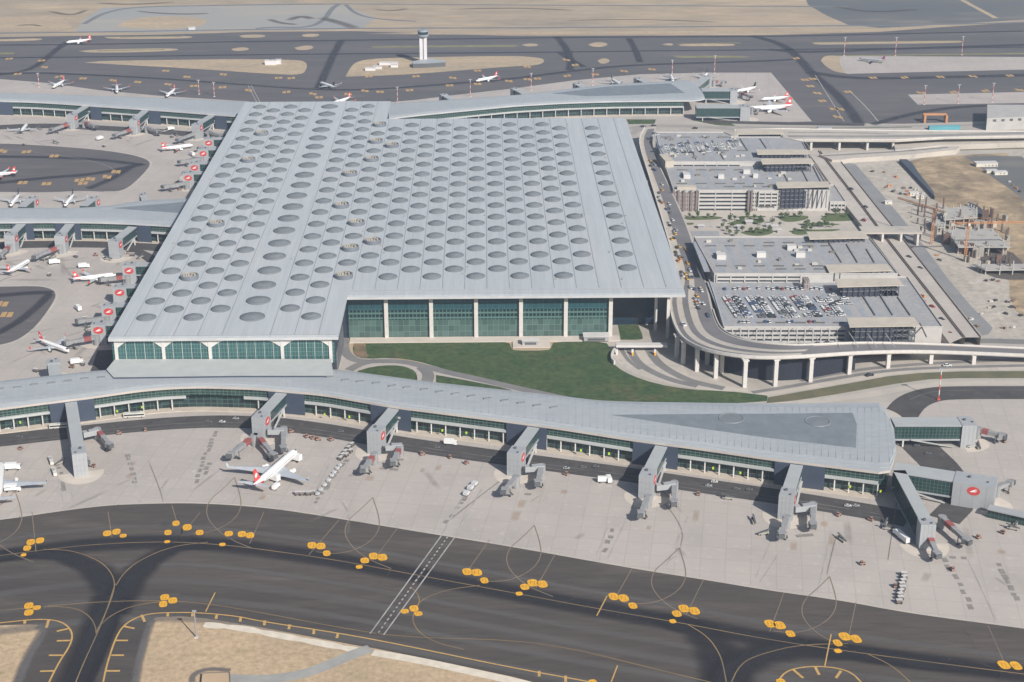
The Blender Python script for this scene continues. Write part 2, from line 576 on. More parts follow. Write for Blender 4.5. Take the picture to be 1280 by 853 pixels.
struct('oiled_shoulder', a, stain('shoulder_stain', (.15, .14, .135), .8, .05))

# ------------------------------------------------------------------ stains
main = [(-80, 706), (0, 695), (50, 688), (125, 680), (212, 677), (275, 681), (320, 686), (420, 700), (520, 719), (640, 741), (740, 760), (852, 779), (960, 800), (1085, 818), (1280, 843), (1400, 858)]
a = MB()
a.ribbon(cl(main), 24, .05)
for L, w in (([(-60, 704), (0, 695), (60, 692), (105, 703), (130, 722), (140, 745), (139, 765)], [14, 16, 18, 22, 26, 26, 26]),
             ([(290, 682), (230, 680), (192, 697), (168, 718), (152, 745), (141, 768)], [14, 18, 22, 26, 28, 26]),
             ([(139, 745), (129, 775), (112, 812), (92, 853), (80, 880)], [30, 30, 28, 28, 28]),
             ([(800, 770), (855, 781), (885, 797), (900, 820), (906, 853), (908, 880)], [10, 22, 30, 34, 34, 34]),
             ([(1250, 842), (1080, 818), (1010, 812), (960, 815), (925, 830), (908, 853), (900, 880)], [12, 20, 26, 30, 32, 32, 32])):
    q = cl(L, 0, 1)
    ww = [w[min(len(w) - 1, int(i * len(w) / len(q)))] for i in range(len(q))]
    a.ribbon(q, ww, .06)
a.ribbon(cl([(127, 762), (117, 792), (103, 826), (88, 866)]), 9, .07)
a.ribbon(cl([(146, 762), (135, 795), (121, 830), (104, 866)]), 8, .07)
struct('taxiway_rubber_stains', a, rubber)
a = MB()
for L, w in (([(-60, 57), (100, 56), (320, 52), (480, 50), (640, 48), (760, 46.5), (960, 46), (1100, 43), (1280, 39)], 12),
             ([(-60, 72.5), (80, 72), (320, 68.5), (500, 67), (640, 66), (800, 64), (960, 62.5), (1280, 59)], 11),
             ([(-60, 94), (40, 91), (100, 93), (200, 98), (320, 107), (400, 112.5), (470, 112), (560, 105), (640, 99), (715, 89), (780, 82), (870, 79), (960, 76.5), (1000, 74)], 15),
             ([(84, 53), (68, 64), (50, 80), (30, 90), (-20, 96)], 16),
             ([(427, 50), (418, 66), (408, 88), (400, 106), (396, 112)], 16),
             ([(696, 46), (706, 58), (714, 74), (712, 88)], 16), ([(786, 48), (794, 62), (800, 78)], 14),
             ([(700, 66), (712, 74), (730, 84)], 14),
             ([(940, 45), (978, 55), (1000, 74), (1016, 94), (1040, 112), (1060, 134), (1075, 156)], 20),
             ([(1010, 90), (1060, 98), (1130, 98), (1290, 94)], 22), ([(1090, 156), (1140, 142), (1200, 133), (1290, 131)], 16),
             ([(960, 62), (1000, 66), (1100, 62), (1290, 56)], 20)):
    a.ribbon(cl(L), w, .05)
struct('runway_rubber_stains', a, rubber2)
a = MB()
for L, w in (([(-60, 233), (0, 229), (60, 222), (120, 218), (180, 205)], 16), ([(-60, 196), (40, 196), (120, 199), (175, 206)], 14), ([(110, 236), (140, 224), (165, 208)], 14),
             ([(-60, 372), (0, 370), (40, 366), (66, 366)], 14), ([(-20, 425), (20, 405), (45, 385), (62, 368)], 12),
             ([(1000, 668), (960, 640), (900, 628)], 0.1)):
    a.ribbon(cl(L), w, .05)
struct('loop_rubber_stains', a, rubber2)
blk = []
a = MB()
gates_x = [(330, 640), (470, 655), (640, 683), (812, 712), (992, 742), (165, 628), (25, 645)]
for L, w in (([(270, 541), (255, 573), (243, 610)], 3.5), ([(262, 580), (252, 600)], 3), ([(589, 610), (566, 645), (547, 664)], 3.5), ([(432, 576), (410, 606), (390, 636)], 3),
             ([(75, 585), (82, 620)], 5), ([(765, 663), (757, 688), (750, 696)], 3.5), ([(1180, 700), (1205, 740), (1220, 770)], 3), ([(1248, 706), (1265, 735), (1275, 765)], 3.2),
             ([(160, 570), (172, 610)], 3), ([(640, 590), (590, 628), (560, 652)], 2.5), ([(820, 616), (855, 660), (850, 688)], 2.2), ([(1046, 668), (1040, 690), (1033, 720)], 2.2),
             ([(185, 575), (200, 612), (204, 628)], 2), ([(1190, 697), (1230, 699)], 4), ([(480, 586), (505, 588)], 4), ([(500, 575), (515, 573)], 4), ([(660, 618), (680, 619)], 3),
             ([(1000, 670), (1025, 668)], 3)):
    if w < 2.9:
        a.ribbon(cl(L), w * .6, .04, fade=3)
        continue
    q = pts(L)
    for p0, p1 in zip(q, q[1:]):
        t = 0
        dd = (p1 - p0).normalized()
        while t < (p1 - p0).length - 6:
            c = p0 + dd * t + Vector((random.uniform(-.8, .8), 0, 0))
            blk.append((c.x, c.y, random.uniform(2.2, 3.6), random.uniform(3, 6), math.atan2(dd.y, dd.x) - math.pi / 2))
            t += random.uniform(4.5, 9)
struct('apron_oil_stains', a, oil)
a = MB()
for i in range(22):
    x, y = random.uniform(0, 1270), 0
    t = x / 1280
    y = random.uniform(565 + 70 * t, 625 + 130 * t)
    p = at(x, y)
    an = random.uniform(-.6, .6) + 1.4
    L_ = random.uniform(8, 45)
    d = Vector((math.cos(an), math.sin(an), 0)) * L_ / 2
    a.ribbon([p - d, p - d * .4, p + d * .4, p + d], random.uniform(1.5, 7), .035, fade=1)
for i in range(50):
    x, y = random.uniform(0, 200), random.choice([random.uniform(165, 180), random.uniform(322, 352), random.uniform(380, 450)])
    p = at(x, y)
    d = Vector((random.uniform(-1, 1), random.uniform(-1, 1), 0)).normalized() * random.uniform(6, 25)
    a.ribbon([p - d, p - d * .4, p + d * .4, p + d], random.uniform(2, 7), .035, fade=1)
struct('apron_tyre_wear', a, faint)
a = MB()
for (x, y) in ((95, 600), (162, 595), (328, 622), (462, 598), (528, 588), (548, 585), (652, 630), (705, 615), (811, 660), (870, 645), (992, 683), (1040, 676), (1252, 690), (1205, 640), (165, 580), (1030, 655), (645, 645)):
    p = at(x, y)
    d = Vector((.2, 1, 0)) * random.uniform(3, 9)
    a.ribbon([p - d, p - d * .4, p + d * .4, p + d], random.uniform(4, 8), .045, fade=1)
struct('apron_rust_stains', a, rust)
a = MB()
for x, y, w_, l_, an in blk:
    a.box((x, y, .0), (w_, l_, .05), an)
struct('apron_patch_repairs', a, M('repair_patch', (.27, .25, .23), .9, (.20, .185, .17), .3, grain=.3, gscale=1.2))
a = MB()    # long faint resurfacing bands across the near taxiway
for k, (o, w) in enumerate(((28, 8), (48, 12), (70, 9), (95, 12), (-20, 8))):
    a.ribbon(cl([(x, y + o) for x, y in main[:-1]]), w, .035)
struct('resurfaced_bands', a, stain('resurfaced', (.155, .147, .14), .5, .02, .85, (.2, 1, 1)))

a = MB()    # lane joints and sealed cracks following the taxiway
jr = random.Random(4)
for k in range(-5, 13):
    o = k * 9.5 + jr.uniform(-1, 1)
    a.ribbon(cl([(x, y + o * (.75 + x / 4000)) for x, y in main[:-1]]), .28, .045)
for k in range(46):
    x = jr.uniform(-20, 1290)
    y = lerp_px(main, x) + jr.uniform(-30, 80)
    p = at(x, y)
    P = [p]
    dd = jr.uniform(-.3, .3) + (1.45 if jr.random() < .5 else -.12)
    for t in range(6):
        dd += jr.uniform(-.5, .5)
        P.append(P[-1] + Vector((math.cos(dd), math.sin(dd), 0)) * jr.uniform(2, 6))
    a.ribbon(P, .3, .046)
struct('paving_joints', a, M('joint_sealant', (.045, .040, .038), .9, (.075, .066, .060), .1))
# ------------------------------------------------------------------ markings
a = MB()
edge = [[(-40, 783), (0, 779), (37, 775), (60, 774.5), (77, 777.5), (88, 786), (91, 797), (86, 810), (75, 826), (61, 853), (50, 880)],
        [(129, 853), (132, 838), (137, 820), (145, 797), (155, 781), (175, 770), (200, 766), (250, 766), (300, 771), (320, 776), (425, 792), (495, 805), (640, 835), (740, 853), (800, 866)],
        [(970, 856), (980, 841), (997, 835), (1020, 833), (1045, 835), (1065, 841), (1078, 855)]]
for L in edge:
    a.ribbon(cl(L, 0, 2), .95, .09)
for p, q in (((61, 775), (58, 785)), ((86, 786), (71, 789.5)), ((88, 801), (71, 801.5)), ((78, 819.5), (61, 819.5)), ((68, 839), (50, 839.5)), ((31, 776), (31, 780)),
             ((177, 769), (181, 777.5)), ((154, 783), (168, 786)), ((145, 801), (160, 801)), ((139, 819.5), (155, 819.5)), ((132, 839), (150, 839)),
             ((210, 766), (209.5, 771)), ((241, 766), (240.5, 771)), ((271, 769), (270, 774)), ((301, 772), (300, 777.5)), ((330.5, 776), (330.5, 782)), ((362, 781), (361, 787)),
             ((392.5, 787), (392, 793)), ((422.5, 792), (421, 798)), ((674, 839), (674, 846)), ((707, 845), (707, 853)),
             ((991, 837), (1004, 848)), ((1019, 834), (1024, 844)), ((1051, 839), (1045, 848)), ((977, 852), (985, 858))):
    a.ribbon([at(*p), at(*q)], 1.5, .10)
for p, q in (((269, 741), (257, 765)), ((772, 832), (764, 853)), ((759, 745), (746, 770)), ((1039, 793), (1031, 833))):
    a.ribbon([at(*p), at(*q)], .7, .09)
struct('taxiway_edge_markings', a, M('ochre_paint', (.55, .34, .10), .8, (.42, .27, .10), .3))
a = MB()
lines = [main,
         [(55, 687), (90, 688), (125, 701), (141, 718), (144, 735), (135, 760), (120, 792)],
         [(260, 678), (215, 683), (175, 700), (155, 716), (145, 732)],
         [(144, 730), (132, 768), (118, 800), (104, 830), (92, 860)],
         [(-40, 766), (20, 762), (60, 758), (95, 760), (113, 771), (120, 785), (120, 792)],
         [(60, 758), (130, 752), (210, 751), (260, 755), (320, 765), (420, 784), (500, 797), (640, 800), (720, 812), (800, 832), (900, 856)],
         [(122, 785), (140, 768), (170, 756), (215, 751)],
         [(515, 735), (524, 745), (524, 756), (514, 772), (522, 790), (545, 804), (580, 812)], [(518, 760), (530, 748), (560, 737), (600, 732)],
         [(860, 781), (885, 796), (900, 818), (905, 836), (909, 860)], [(911, 860), (925, 830), (950, 818), (1000, 806), (1060, 805)],
         [(1085, 818), (1115, 832), (1138, 853)]]
for L in lines:
    a.ribbon(cl(L), .6, .08)
struct('taxiway_centre_lines', a, linec)
a = MB()
# turning loops onto the stands
for cx_, cy_, s_ in ((455, 665, 1.0), (657, 700, 1.0), (838, 728, 1.0), (1026, 764, 1.0), (282, 640, 1.0), (8, 657, 1.)):
    P = [(cx_ + 11, cy_ - 43), (cx_ + 18, cy_ - 22), (cx_ + 20, cy_ - 6), (cx_ + 12, cy_ + 9), (cx_ - 8, cy_ + 22), (cx_ - 34, cy_ + 28), (cx_ - 60, cy_ + 25)]
    a.ribbon(cl(P), .6, .07)
    P = [(cx_ + 11, cy_ - 43), (cx_ - 4, cy_ - 28), (cx_ - 21, cy_ - 14), (cx_ - 25, cy_ + 2), (cx_ - 16, cy_ + 18), (cx_ + 4, cy_ + 34), (cx_ + 34, cy_ + 46)]
    a.ribbon(cl(P), .6, .07)
for p, q in (((424, 650), (386, 694)), ((497, 660), (472, 694)), ((612, 675), (583, 716)), ((694, 693), (670, 735)), ((790, 711), (768, 750)), ((880, 724), (858, 768)),
             ((980, 741), (962, 790)), ((1070, 753), (1060, 800)), ((1235, 782), (1256, 830)), ((40, 640), (45, 690)), ((135, 640), (140, 672)), ((215, 632), (222, 656)),
             ((250, 641), (228, 668)), ((330, 640), (312, 680)), ((1125, 600), (1110, 700))):
    a.ribbon([at(*p), at(*q)], .5, .07)
struct('stand_lead_in_lines', a, linef)
a = MB()
for s_ in (-1, 1):
    o = (0, 0) if s_ < 0 else (17, 1.5)
    a.ribbon([at(585 + o[0], 610 + o[1]), at(551 + o[0], 671 + o[1]), at(462.5 + o[0], 792.5 + o[1])], .8, .11)
A_, B_ = at(559.5, 671.5), at(471, 794)
for i in range(26):
    a.ribbon([A_.lerp(B_, i / 26), A_.lerp(B_, (i + .5) / 26)], .9, .12)
for p, q in (((67, 575), (81, 635)), ((85, 600), (94, 634)), ((415, 573), (385, 636)), ((160, 570), (175, 628)), ((760, 658), (745, 697)), ((787, 640), (760, 698)),
             ((860, 645), (833, 708)), ((850, 690), (823, 712)), ((1040, 660), (1022, 740)), ((965, 672), (945, 722)), ((975, 690), (950, 728)), ((1210, 700), (1245, 775)),
             ((320, 545), (290, 570)), ((322, 545), (310, 575))):
    a.ribbon([at(*p), at(*q)], .45, .06)
struct('service_road_lines', a, whitep)
a = MB()     # black backing of the crossing and of the yellow location patches
a.ribbon([A_ + Vector((0, 0, 0)), B_], 1.5, .10)
patches = [(38.5, 678, 1.1), (50, 676, 1.1), (34, 685.5, 1), (29.5, 694, .7), (134, 667, 1.1), (145.5, 665, 1.1), (154, 670, .9), (220, 654.5, 1), (234, 659.5, 1.2), (210, 666, 1), (249.5, 666, 1),
           (209, 677.5, .7), (286, 667.5, 1), (302.5, 668, 1.1), (312.5, 669.5, 1.1), (278, 681, .8), (390, 682, 1.2), (401, 683, 1.2), (408.5, 692, 1), (467, 695.5, 1.2), (478, 697, 1.2), (456, 701, 1),
           (449, 709, .8), (584, 715, 1.2), (596, 716, 1.2), (605.5, 726, 1), (506, 764.5, .9), (517.5, 761, 1), (523, 767.5, .9), (666, 729, 1.2), (678, 730.5, 1.2), (656, 734, 1), (649, 742.5, .8),
           (767, 746, 1.2), (779.5, 748, 1.2), (791, 757.5, 1), (855, 761, 1.2), (868, 764, 1.2), (846, 767.5, 1), (841, 777, .8), (962.5, 780, 1.2), (974.5, 782, 1.2), (988, 792.5, 1),
           (1056, 796, 1.2), (1070, 799, 1.2), (1047, 804, 1), (1047.5, 814, .8), (1255, 831.5, 1.2), (1270, 832.5, 1.2), (36, 757.5, 1), (36, 766, 1), (46, 760, .9), (206, 747, 1), (216, 751, 1), (204, 755.5, 1),
           (741, 853, .9), (976, 852, .9)]
for x, y, s_ in ((208, 655, 1), (234, 665, 1.2), (222, 664, 1), (45.5, 759.5, 1.3), (216, 748, 1.3), (290, 671, .8), (230, 653, 1)):
    p = at(x, y)
    a.box((p.x, p.y, .08), (6 * s_, 8 * s_, .02), .1)
struct('black_marking_panels', a, M('worn_black_paint', (.052, .048, .048), .85, (.075, .07, .067), .15))
a = MB()
d = MB()
for x, y, s_ in patches:
    p = at(x, y)
    w_, h_ = 4.9 * s_ * (.92 + .16 * ((x * 7.3) % 1)), (6.9 if s_ > .95 else 5.4) * s_
    an = .18
    c, s2 = math.cos(an), math.sin(an)
    q = []
    for k in range(14):
        t = 2 * math.pi * k / 14
        ex, ey = abs(math.cos(t)) ** .7 * math.copysign(1, math.cos(t)), abs(math.sin(t)) ** .7 * math.copysign(1, math.sin(t))
        q.append((p.x + ex * w_ / 2 * c - ey * h_ / 2 * s2, p.y + ex * w_ / 2 * s2 + ey * h_ / 2 * c, .13))
    a.flat(q)
    if s_ >= .9:      # dark strokes of the painted characters
        hs = h_ * .27
        d.ribbon([Vector((p.x - w_ * .22, p.y - hs, 0)), Vector((p.x - w_ * .22, p.y + hs, 0))], .36, .16)
        d.ribbon([Vector((p.x - w_ * .22, p.y + hs * (.9 if (int(x) % 2) else 0), 0)), Vector((p.x - .1, p.y + hs * .2, 0))], .36, .17)
        d.ribbon([Vector((p.x + w_ * .16, p.y - hs, 0)), Vector((p.x + w_ * .16, p.y + hs, 0))], .36, .16)
        d.ribbon([Vector((p.x + w_ * .02, p.y - hs, 0)), Vector((p.x + w_ * .32, p.y - hs, 0))], .36, .17)
far = [(22.5, 92.5), (52, 76), (56, 84), (74, 96), (104, 98), (141, 101), (172, 103), (210, 105.5), (242, 108), (278, 109.5), (311, 113), (207, 89), (234, 96), (279, 93.5), (11, 74),
       (348, 98), (364, 98), (358, 115.5), (391, 117.5), (399, 121.5), (456, 114), (435, 118), (475, 115), (512, 113), (461, 96), (520, 96), (562, 107.5), (566, 97.5), (597, 89), (597, 105.5), (636, 101.5),
       (659, 84), (659, 99), (672, 99), (709, 95), (744, 93), (719, 81.5), (708, 75), (780, 89), (815, 87), (1092, 98), (1131, 97.5), (1175, 96), (1216, 95.5), (1262, 94.5),
       (1151, 116), (1192, 115.5), (1232, 114), (1275, 113), (1006, 100), (1016, 99), (1013, 108), (1022, 117), (1028, 126.5), (1042, 136), (1050, 137), (1047, 146), (1060, 115), (995, 73),
       (134, 221), (145, 215), (113, 224), (28, 229), (59, 229), (99, 226), (104, 229), (3, 380), (9, 393), (33, 190), (68, 195), (4, 189)]
rn = random.Random(3)
fs = MB()
for x, y in far:
    p = at(x, y)
    for k in range(2):
        o = rn.uniform(-1, 1)
        fs.box((p.x + (k - .5) * 5.4, p.y + o * 3, .08), (4.4, 12, .03), .1)
struct('painted_location_signs', a, yel)
struct('far_painted_signs', fs, M('weathered_yellow', (.50, .30, .10), .8, (.36, .25, .13), .2))
struct('painted_characters', d, M('brown_character_paint', (.46, .24, .02), .8))
a = MB()   # far white and ochre taxi lines
for L, w in (([(1062, 114), (1080, 131), (1098, 152)], 1.2), ([(1019, 94), (1035, 120), (1055, 152)], .9), ([(-40, 90), (40, 89), (100, 92), (200, 97), (320, 106.5), (400, 112), (470, 111), (560, 104)], .5),
             ([(310, 107), (321, 128)], .8), ([(314, 107), (325, 128)], .8), ([(-20, 184), (60, 192), (130, 204), (150, 218)], .4)):
    a.ribbon(cl(L), w, .07)
struct('far_taxi_lines', a, M('pale_line', (.42, .40, .36), .8))
# ------------------------------------------------------------------ building materials
roofm = M('metal_roof', (.455, .486, .500), .5, (.42, .452, .47), .01, .35, .65, (1, .15, 1), metal=0.0, spec=.35, c3=(.49, .505, .51), scale3=.04, grain=.10, gscale=.35, gstretch=(1, .04, 1), lanes=(18, 36, .014, 0))
roofp = M('pier_roof', (.375, .402, .418), .5, (.345, .372, .388), .02, .35, .65, spec=.35, c3=(.39, .415, .44), scale3=.05, grain=.10, gscale=.3, gstretch=(.3, 1, 1))
panelm = M('dark_roof_panel', (.20, .222, .24), .4, (.175, .198, .215), .05, c3=(.245, .26, .275), scale3=.05, grain=.15, gscale=.12)
seam = M('roof_seam', (.30, .31, .33), .6)
fasc = M('roof_fascia', (.50, .51, .52), .5)
fascw = M('cream_fascia', (.50, .46, .42), .6)
white = M('white_panel', (.60, .585, .565), .5)
ggl = facade('green_curtain_wall', (.045, .15, .135), (.13, .24, .22), 1.9, 3.4, .16, .13, .25)
ggl2 = facade('arch_glazing', (.040, .112, .110), (.10, .18, .18), 2.2, 3.2, .13, .10, .25, .3)
pgl = facade('pier_upper_glass', (.032, .066, .056), (.085, .135, .12), 3.0, 2.0, .13, .22, .15, .7)
pgl2 = facade('pier_lower_glass', (.030, .060, .060), (.065, .11, .105), 4.0, 3.2, .08, .12, .2, .9, .25)
dgl = facade('gate_glass', (.022, .055, .052), (.055, .10, .096), 2.4, 2.4, .14, .12, .2, .5)
slate = M('slate_cladding', (.050, .066, .100), .55, (.044, .058, .088), .2)
gatew = M('gate_cladding', (.35, .365, .375), .5, (.32, .335, .35), .1)
gateR = M('gate_roof', (.38, .40, .40), .6, (.35, .37, .375), .1)
darki = M('dark_interior', (.025, .035, .055), .8)
red = M('sign_red', (.56, .06, .055), .6, (.50, .05, .045), .5)
signw = M('sign_white', (.85, .83, .82), .5)
colm = M('concrete_column', (.56, .54, .51), .8, (.50, .48, .455), .3)
skyl = M('skylight_glass', (.172, .192, .208), .8, (.140, .158, .174), .06, spec=.2, grain=.2, gscale=.6)
skyr = M('skylight_rim', (.17, .185, .20), .8, spec=.2)
skyt = M('skylight_crown', (.18, .20, .215), .85, spec=.2)
equip = M('beige_steel', (.36, .345, .31), .7)
dark_eq = M('dark_steel', (.10, .105, .11), .6)

# ------------------------------------------------------------------ main terminal
term = empty('airport_terminal', (54, -340, 0), 0,
             'huge pale grey terminal hall whose flat roof is dotted with round skylights', 'terminal')


def sub(mb, name, mats, par, smooth=False):
    o = mb.build(name, mats, par, smooth)
    o.matrix_parent_inverse = Matrix.Translation(par.matrix_world.translation).inverted() if par.matrix_world.translation.length else Matrix()
    return o


bpy.context.view_layer.update()


def part(mb, name, mats, par, smooth=False):
    """mesh part in world coordinates under an unrotated thing or part"""
    off = Vector((0, 0, 0))
    p = par
    while p is not None:
        off += Vector(p.location)
        p = p.parent
    mb.v = [(x - off.x, y - off.y, z - off.z) for x, y, z in mb.v]
    return mb.build(name, mats, par, smooth)


C18 = 18.0
YL0, YL1 = -726.0, 29.0      # left block
YR0, YR1 = -640.0, -57.0     # right block
XL0, XM, XR1 = -9.64 * 18, -.17 * 18, 14.76 * 18


def roof_block(mb, edges, y0, y1, th=2.6):
    x0, x1 = edges[0], edges[-1]
    for a, b in zip(edges, edges[1:]):
        h = .07 if b - a > 10 else .04
        k = 6
        for i in range(k):
            s0, s1 = i / k, (i + 1) / k
            za, zb = ZR + h * (1 - (2 * s0 - 1) ** 2), ZR + h * (1 - (2 * s1 - 1) ** 2)
            xa, xb = a + (b - a) * s0, a + (b - a) * s1
            mb.face([(xa, y0 + 3, za), (xb, y0 + 3, zb), (xb, y1 - 2, zb), (xa, y1 - 2, za)], 0)
            mb.face([(xa, y0, ZR - .5), (xb, y0, ZR - .5), (xb, y0 + 3, zb), (xa, y0 + 3, za)], 0)
            mb.face([(xa, y1 - 2, za), (xb, y1 - 2, zb), (xb, y1, ZR - .5), (xa, y1, ZR - .5)], 0)
    z0, z1 = ZR - th, ZR - .5
    q = [(x0, y0), (x1, y0), (x1, y1), (x0, y1)]
    for i in range(4):
        a, b = q[i], q[(i + 1) % 4]
        mb.face([(*a, z0), (*b, z0), (*b, z1), (*a, z1)], 1)
    mb.face([(x0, y1, z0), (x1, y1, z0), (x1, y0, z0), (x0, y0, z0)], 1)
    for x in (x0, x1):
        s = -1 if x == x0 else 1
        f = [(x, y0, z1), (x, y1, z1), (x, y1, ZR), (x, y0, ZR)]
        mb.face(f if s < 0 else list(reversed(f)), 1)


r = MB()
eL = [XL0] + [c * C18 for c in (-9, -8, -7, -6, -5)] + [-3 * C18, -2 * C18, -C18, XM]
eR = [XM] + [c * C18 for c in range(0, 15)] + [XR1]
roof_block(r, eL, YL0, YL1)
roof_block(r, eR, YR0, YR1)
roof = part(r, 'roof', [roofm, fasc], term)
s = MB()
for x in eL[1:-1]:
    s.box((x, (YL0 + YL1) / 2, ZR - .1), (.5, YL1 - YL0 - 6, .26))
for x in eR[1:-1]:
    s.box((x, (YR0 + YR1) / 2 + 6, ZR - .1), (.5 if x < 200 else .65, YR1 - YR0 - 20, .26))
s.box(((XM + XR1) / 2, YR0 + 12, ZR - .1), (XR1 - XM - 4, .5, .5))
s.box(((XL0 + XM) / 2, YL0 + 3.2, ZR - .1), (XM - XL0 - 4, .45, .5))
part(s, 'roof_seams', seam, roof)

# skylights
sites = []
for c in (-8.5, -6.5, -1.5):
    sites += [(c, n, 0) for n in range(0, 20)]
for c in (-7.5, -5.5, -2.5):
    sites += [(c, n + .5, 0) for n in range(0, 19)]
sites += [(-4, n, 1) for n in range(0, 20)]
for c in (-.5, 1.5, 3.5, 5.5, 7.5, 9.5):
    sites += [(c, n + .5, 0) for n in range(2, 17)]
for c in (.5, 2.5, 4.5, 6.5, 8.5, 10.5, 12.5):
    sites += [(c, n, 0) for n in range(3, 17)]
drums_px = [(271, 279), (238, 344), (328, 167), (473, 156), (469, 177), (488, 182), (463, 198), (436, 217), (425, 256), (444.5, 277), (464, 301), (437, 308), (428.5, 344), (311.7, 201), (226, 167)]
dr = set()
for p in drums_px:
    q = at(p[0], p[1], ZR)
    best = min(range(len(sites)), key=lambda i: (sites[i][0] * 18 - q.x) ** 2 + (-sites[i][1] * 36 - q.y) ** 2)
    if (sites[best][0] * 18 - q.x) ** 2 + (-sites[best][1] * 36 - q.y) ** 2 < 300 and not sites[best][2]:
        dr.add(best)


def skylight(mb, x, y, rr):
    k = rr / 7.2
    mb.lathe((x, y, ZR + .2), [(rr * 1.02, 0), (rr * 1.02, .45), (rr * .9, .9), (rr * .72, 1.45), (rr * .55, 1.85 + .1 * k), (rr * .36, 2.15 + .2 * k), (rr * .16, 2.35 + .2 * k), (0, 2.4 + .2 * k)], 28,
             mats=[1, 0, 0, 2, 2, 0, 0], sy=1.0)


near = sorted([i for i in range(len(sites)) if i not in dr], key=lambda i: -sites[i][1] - (3 if sites[i][2] else 0))
rest = MB()
proto_s = {}
for k, i in enumerate(near):
    c, n_, big = sites[i]
    rr = 9.5 if big else 7.45
    if k < 100:
        if big not in proto_s:
            mb = MB()
            skylight(mb, 0, 0, rr)
            for q in range(len(mb.v)):
                mb.v[q] = (mb.v[q][0], mb.v[q][1], mb.v[q][2] - ZR)
            o = mb.build('skylight', [skyl, skyr, skyt], roof, True)
            proto_s[big] = o
        else:
            o = proto_s[big].copy()
            col.objects.link(o)
            o.parent = roof
        o.location = (c * 18 - 54, -n_ * 36 + 340, ZR)
        if big and k < 100:
            o['label'] = 'wide skylight of the central row'
    else:
        skylight(rest, c * 18, -n_ * 36, rr)
o = part(rest, 'skylights', [skyl, skyr, skyt], roof, True)
tag(o, kind='stuff')
for i in sorted(dr):
    c, n_, _b = sites[i]
    mb = MB()
    x, y = c * 18, -n_ * 36
    mb.lathe((x, y, ZR + .2), [(7.4, 0), (7.4, 3.0), (7.0, 3.2), (6.6, 3.2), (6.6, 1.0), (0, .9)], 28, mats=[1, 1, 0, 0, 2])
    for t in range(10):
        an = t * .628
        mb.box((x + 4.4 * math.cos(an), y + 4.4 * math.sin(an), ZR + 1), (1.6, 1.6, 1.6 + (t % 3) * .6), an, 0)
    o = part(mb, 'roof_plant_drum', [equip, M('drum_side', (.16, .18, .21), .6), greyc], roof)
e = MB()      # gutters clutter: fall-arrest posts and small hatches
rn = random.Random(5)
for k in range(46):
    x = rn.choice(eL[1:-1] + eR[1:-1]) + rn.uniform(-3, 3)
    y = rn.uniform(YR0 + 20, YR1 - 20)
    e.box((x, y, ZR + .2), (rn.uniform(.8, 2), rn.uniform(.8, 2), .9))
part(e, 'roof_hatches', equip, roof)

# walls of the hall
w = MB()
wx0 = XL0 + 10
w.prism([(XL0 + 6, YL0 + 4.5), (XM - 5, YL0 + 4.5), (XM - 5, YR0 + 10), (XM - 3.0, YR0 + 10), (XM - 3, YL1 - 12), (XL0 + 12, YL1 - 12)], 0, ZR - 2.7, 1)
part(w, 'west_wall', [M('wall_grey', (.36, .37, .38), .7), darki], term)
w = MB()
w.prism([(XM - 2.9, YR0 + 10), (11.5 * 18, YR0 + 10), (11.5 * 18, YR0 + 34), (13.8 * 18, YR0 + 36), (13.8 * 18, YR1 - 8), (XM - 2.9, YR1 - 8)], 0, ZR - 2.7, 1)
fr = part(w, 'glass_wall', [greyc, facade('shaded_glass', (.012, .026, .045), (.022, .042, .065), 5, 5, .06, .06, .3)], term)  # near-black tone paints in the shade behind the open east corner

# front (left) arcade: white frame with arched glazed bays
zt, zb = ZR - 2.6, 21.0
yf = YL0 + 2.6
px_posts = [144.5, 203.7, 262, 352.5, 413]
xp = []
for p in px_posts:
    q0, q1 = at(p, 431, 34), at(p, 431, 34)
    d = (q0 - CAM)
    t = (yf - CAM.y) / d.y
    xp.append(CAM.x + d.x * t)
fr = MB()
gl = MB()
gl.face([(xp[0] - 3, yf + .9, zb - 4), (xp[-1] + 3, yf + .9, zb - 4), (xp[-1] + 3, yf + .9, zt), (xp[0] - 3, yf + .9, zt)])
for a_, b_ in zip(xp, xp[1:]):
    wv = b_ - a_
    pw, sh = 2.2, min(11.0, wv * .26)
    n_ = 8
    for sgn, x0 in ((1, a_ + pw * .5), (-1, b_ - pw * .5)):
        prev = None
        for i in range(n_ + 1):
            t = i / n_
            cur = (x0 + sgn * sh * t, zt - 1.0 - 5.2 * (1 - math.sin(t * math.pi / 2) ** 1.15))
            if prev:
                f = [(prev[0], yf, prev[1]), (cur[0], yf, cur[1]), (cur[0], yf, zt), (prev[0], yf, zt)]
                fr.face(f if sgn > 0 else list(reversed(f)))
                f2 = [(prev[0], yf + .9, prev[1]), (cur[0], yf + .9, cur[1]), (cur[0], yf, cur[1]), (prev[0], yf, prev[1])]
                fr.face(f2 if sgn > 0 else list(reversed(f2)))
            prev = cur
    fr.box(((a_ + b_) / 2, yf + .35, zt - 1.0), (wv - 2 * sh - pw, .7, 1.0))
    mll = int(wv / 6)
    for i in range(1, mll):
        gl.box((a_ + wv * i / mll, yf + .8, zb - 2), (.25, .3, zt - zb + 1), m=1)
for x in xp:
    fr.box((x, yf + .3, zb - 4), (2.4, 1.2, zt - zb + 4))
part(fr, 'arcade_frame', white, term)
part(gl, 'arcade_glazing', [ggl2, white], term)

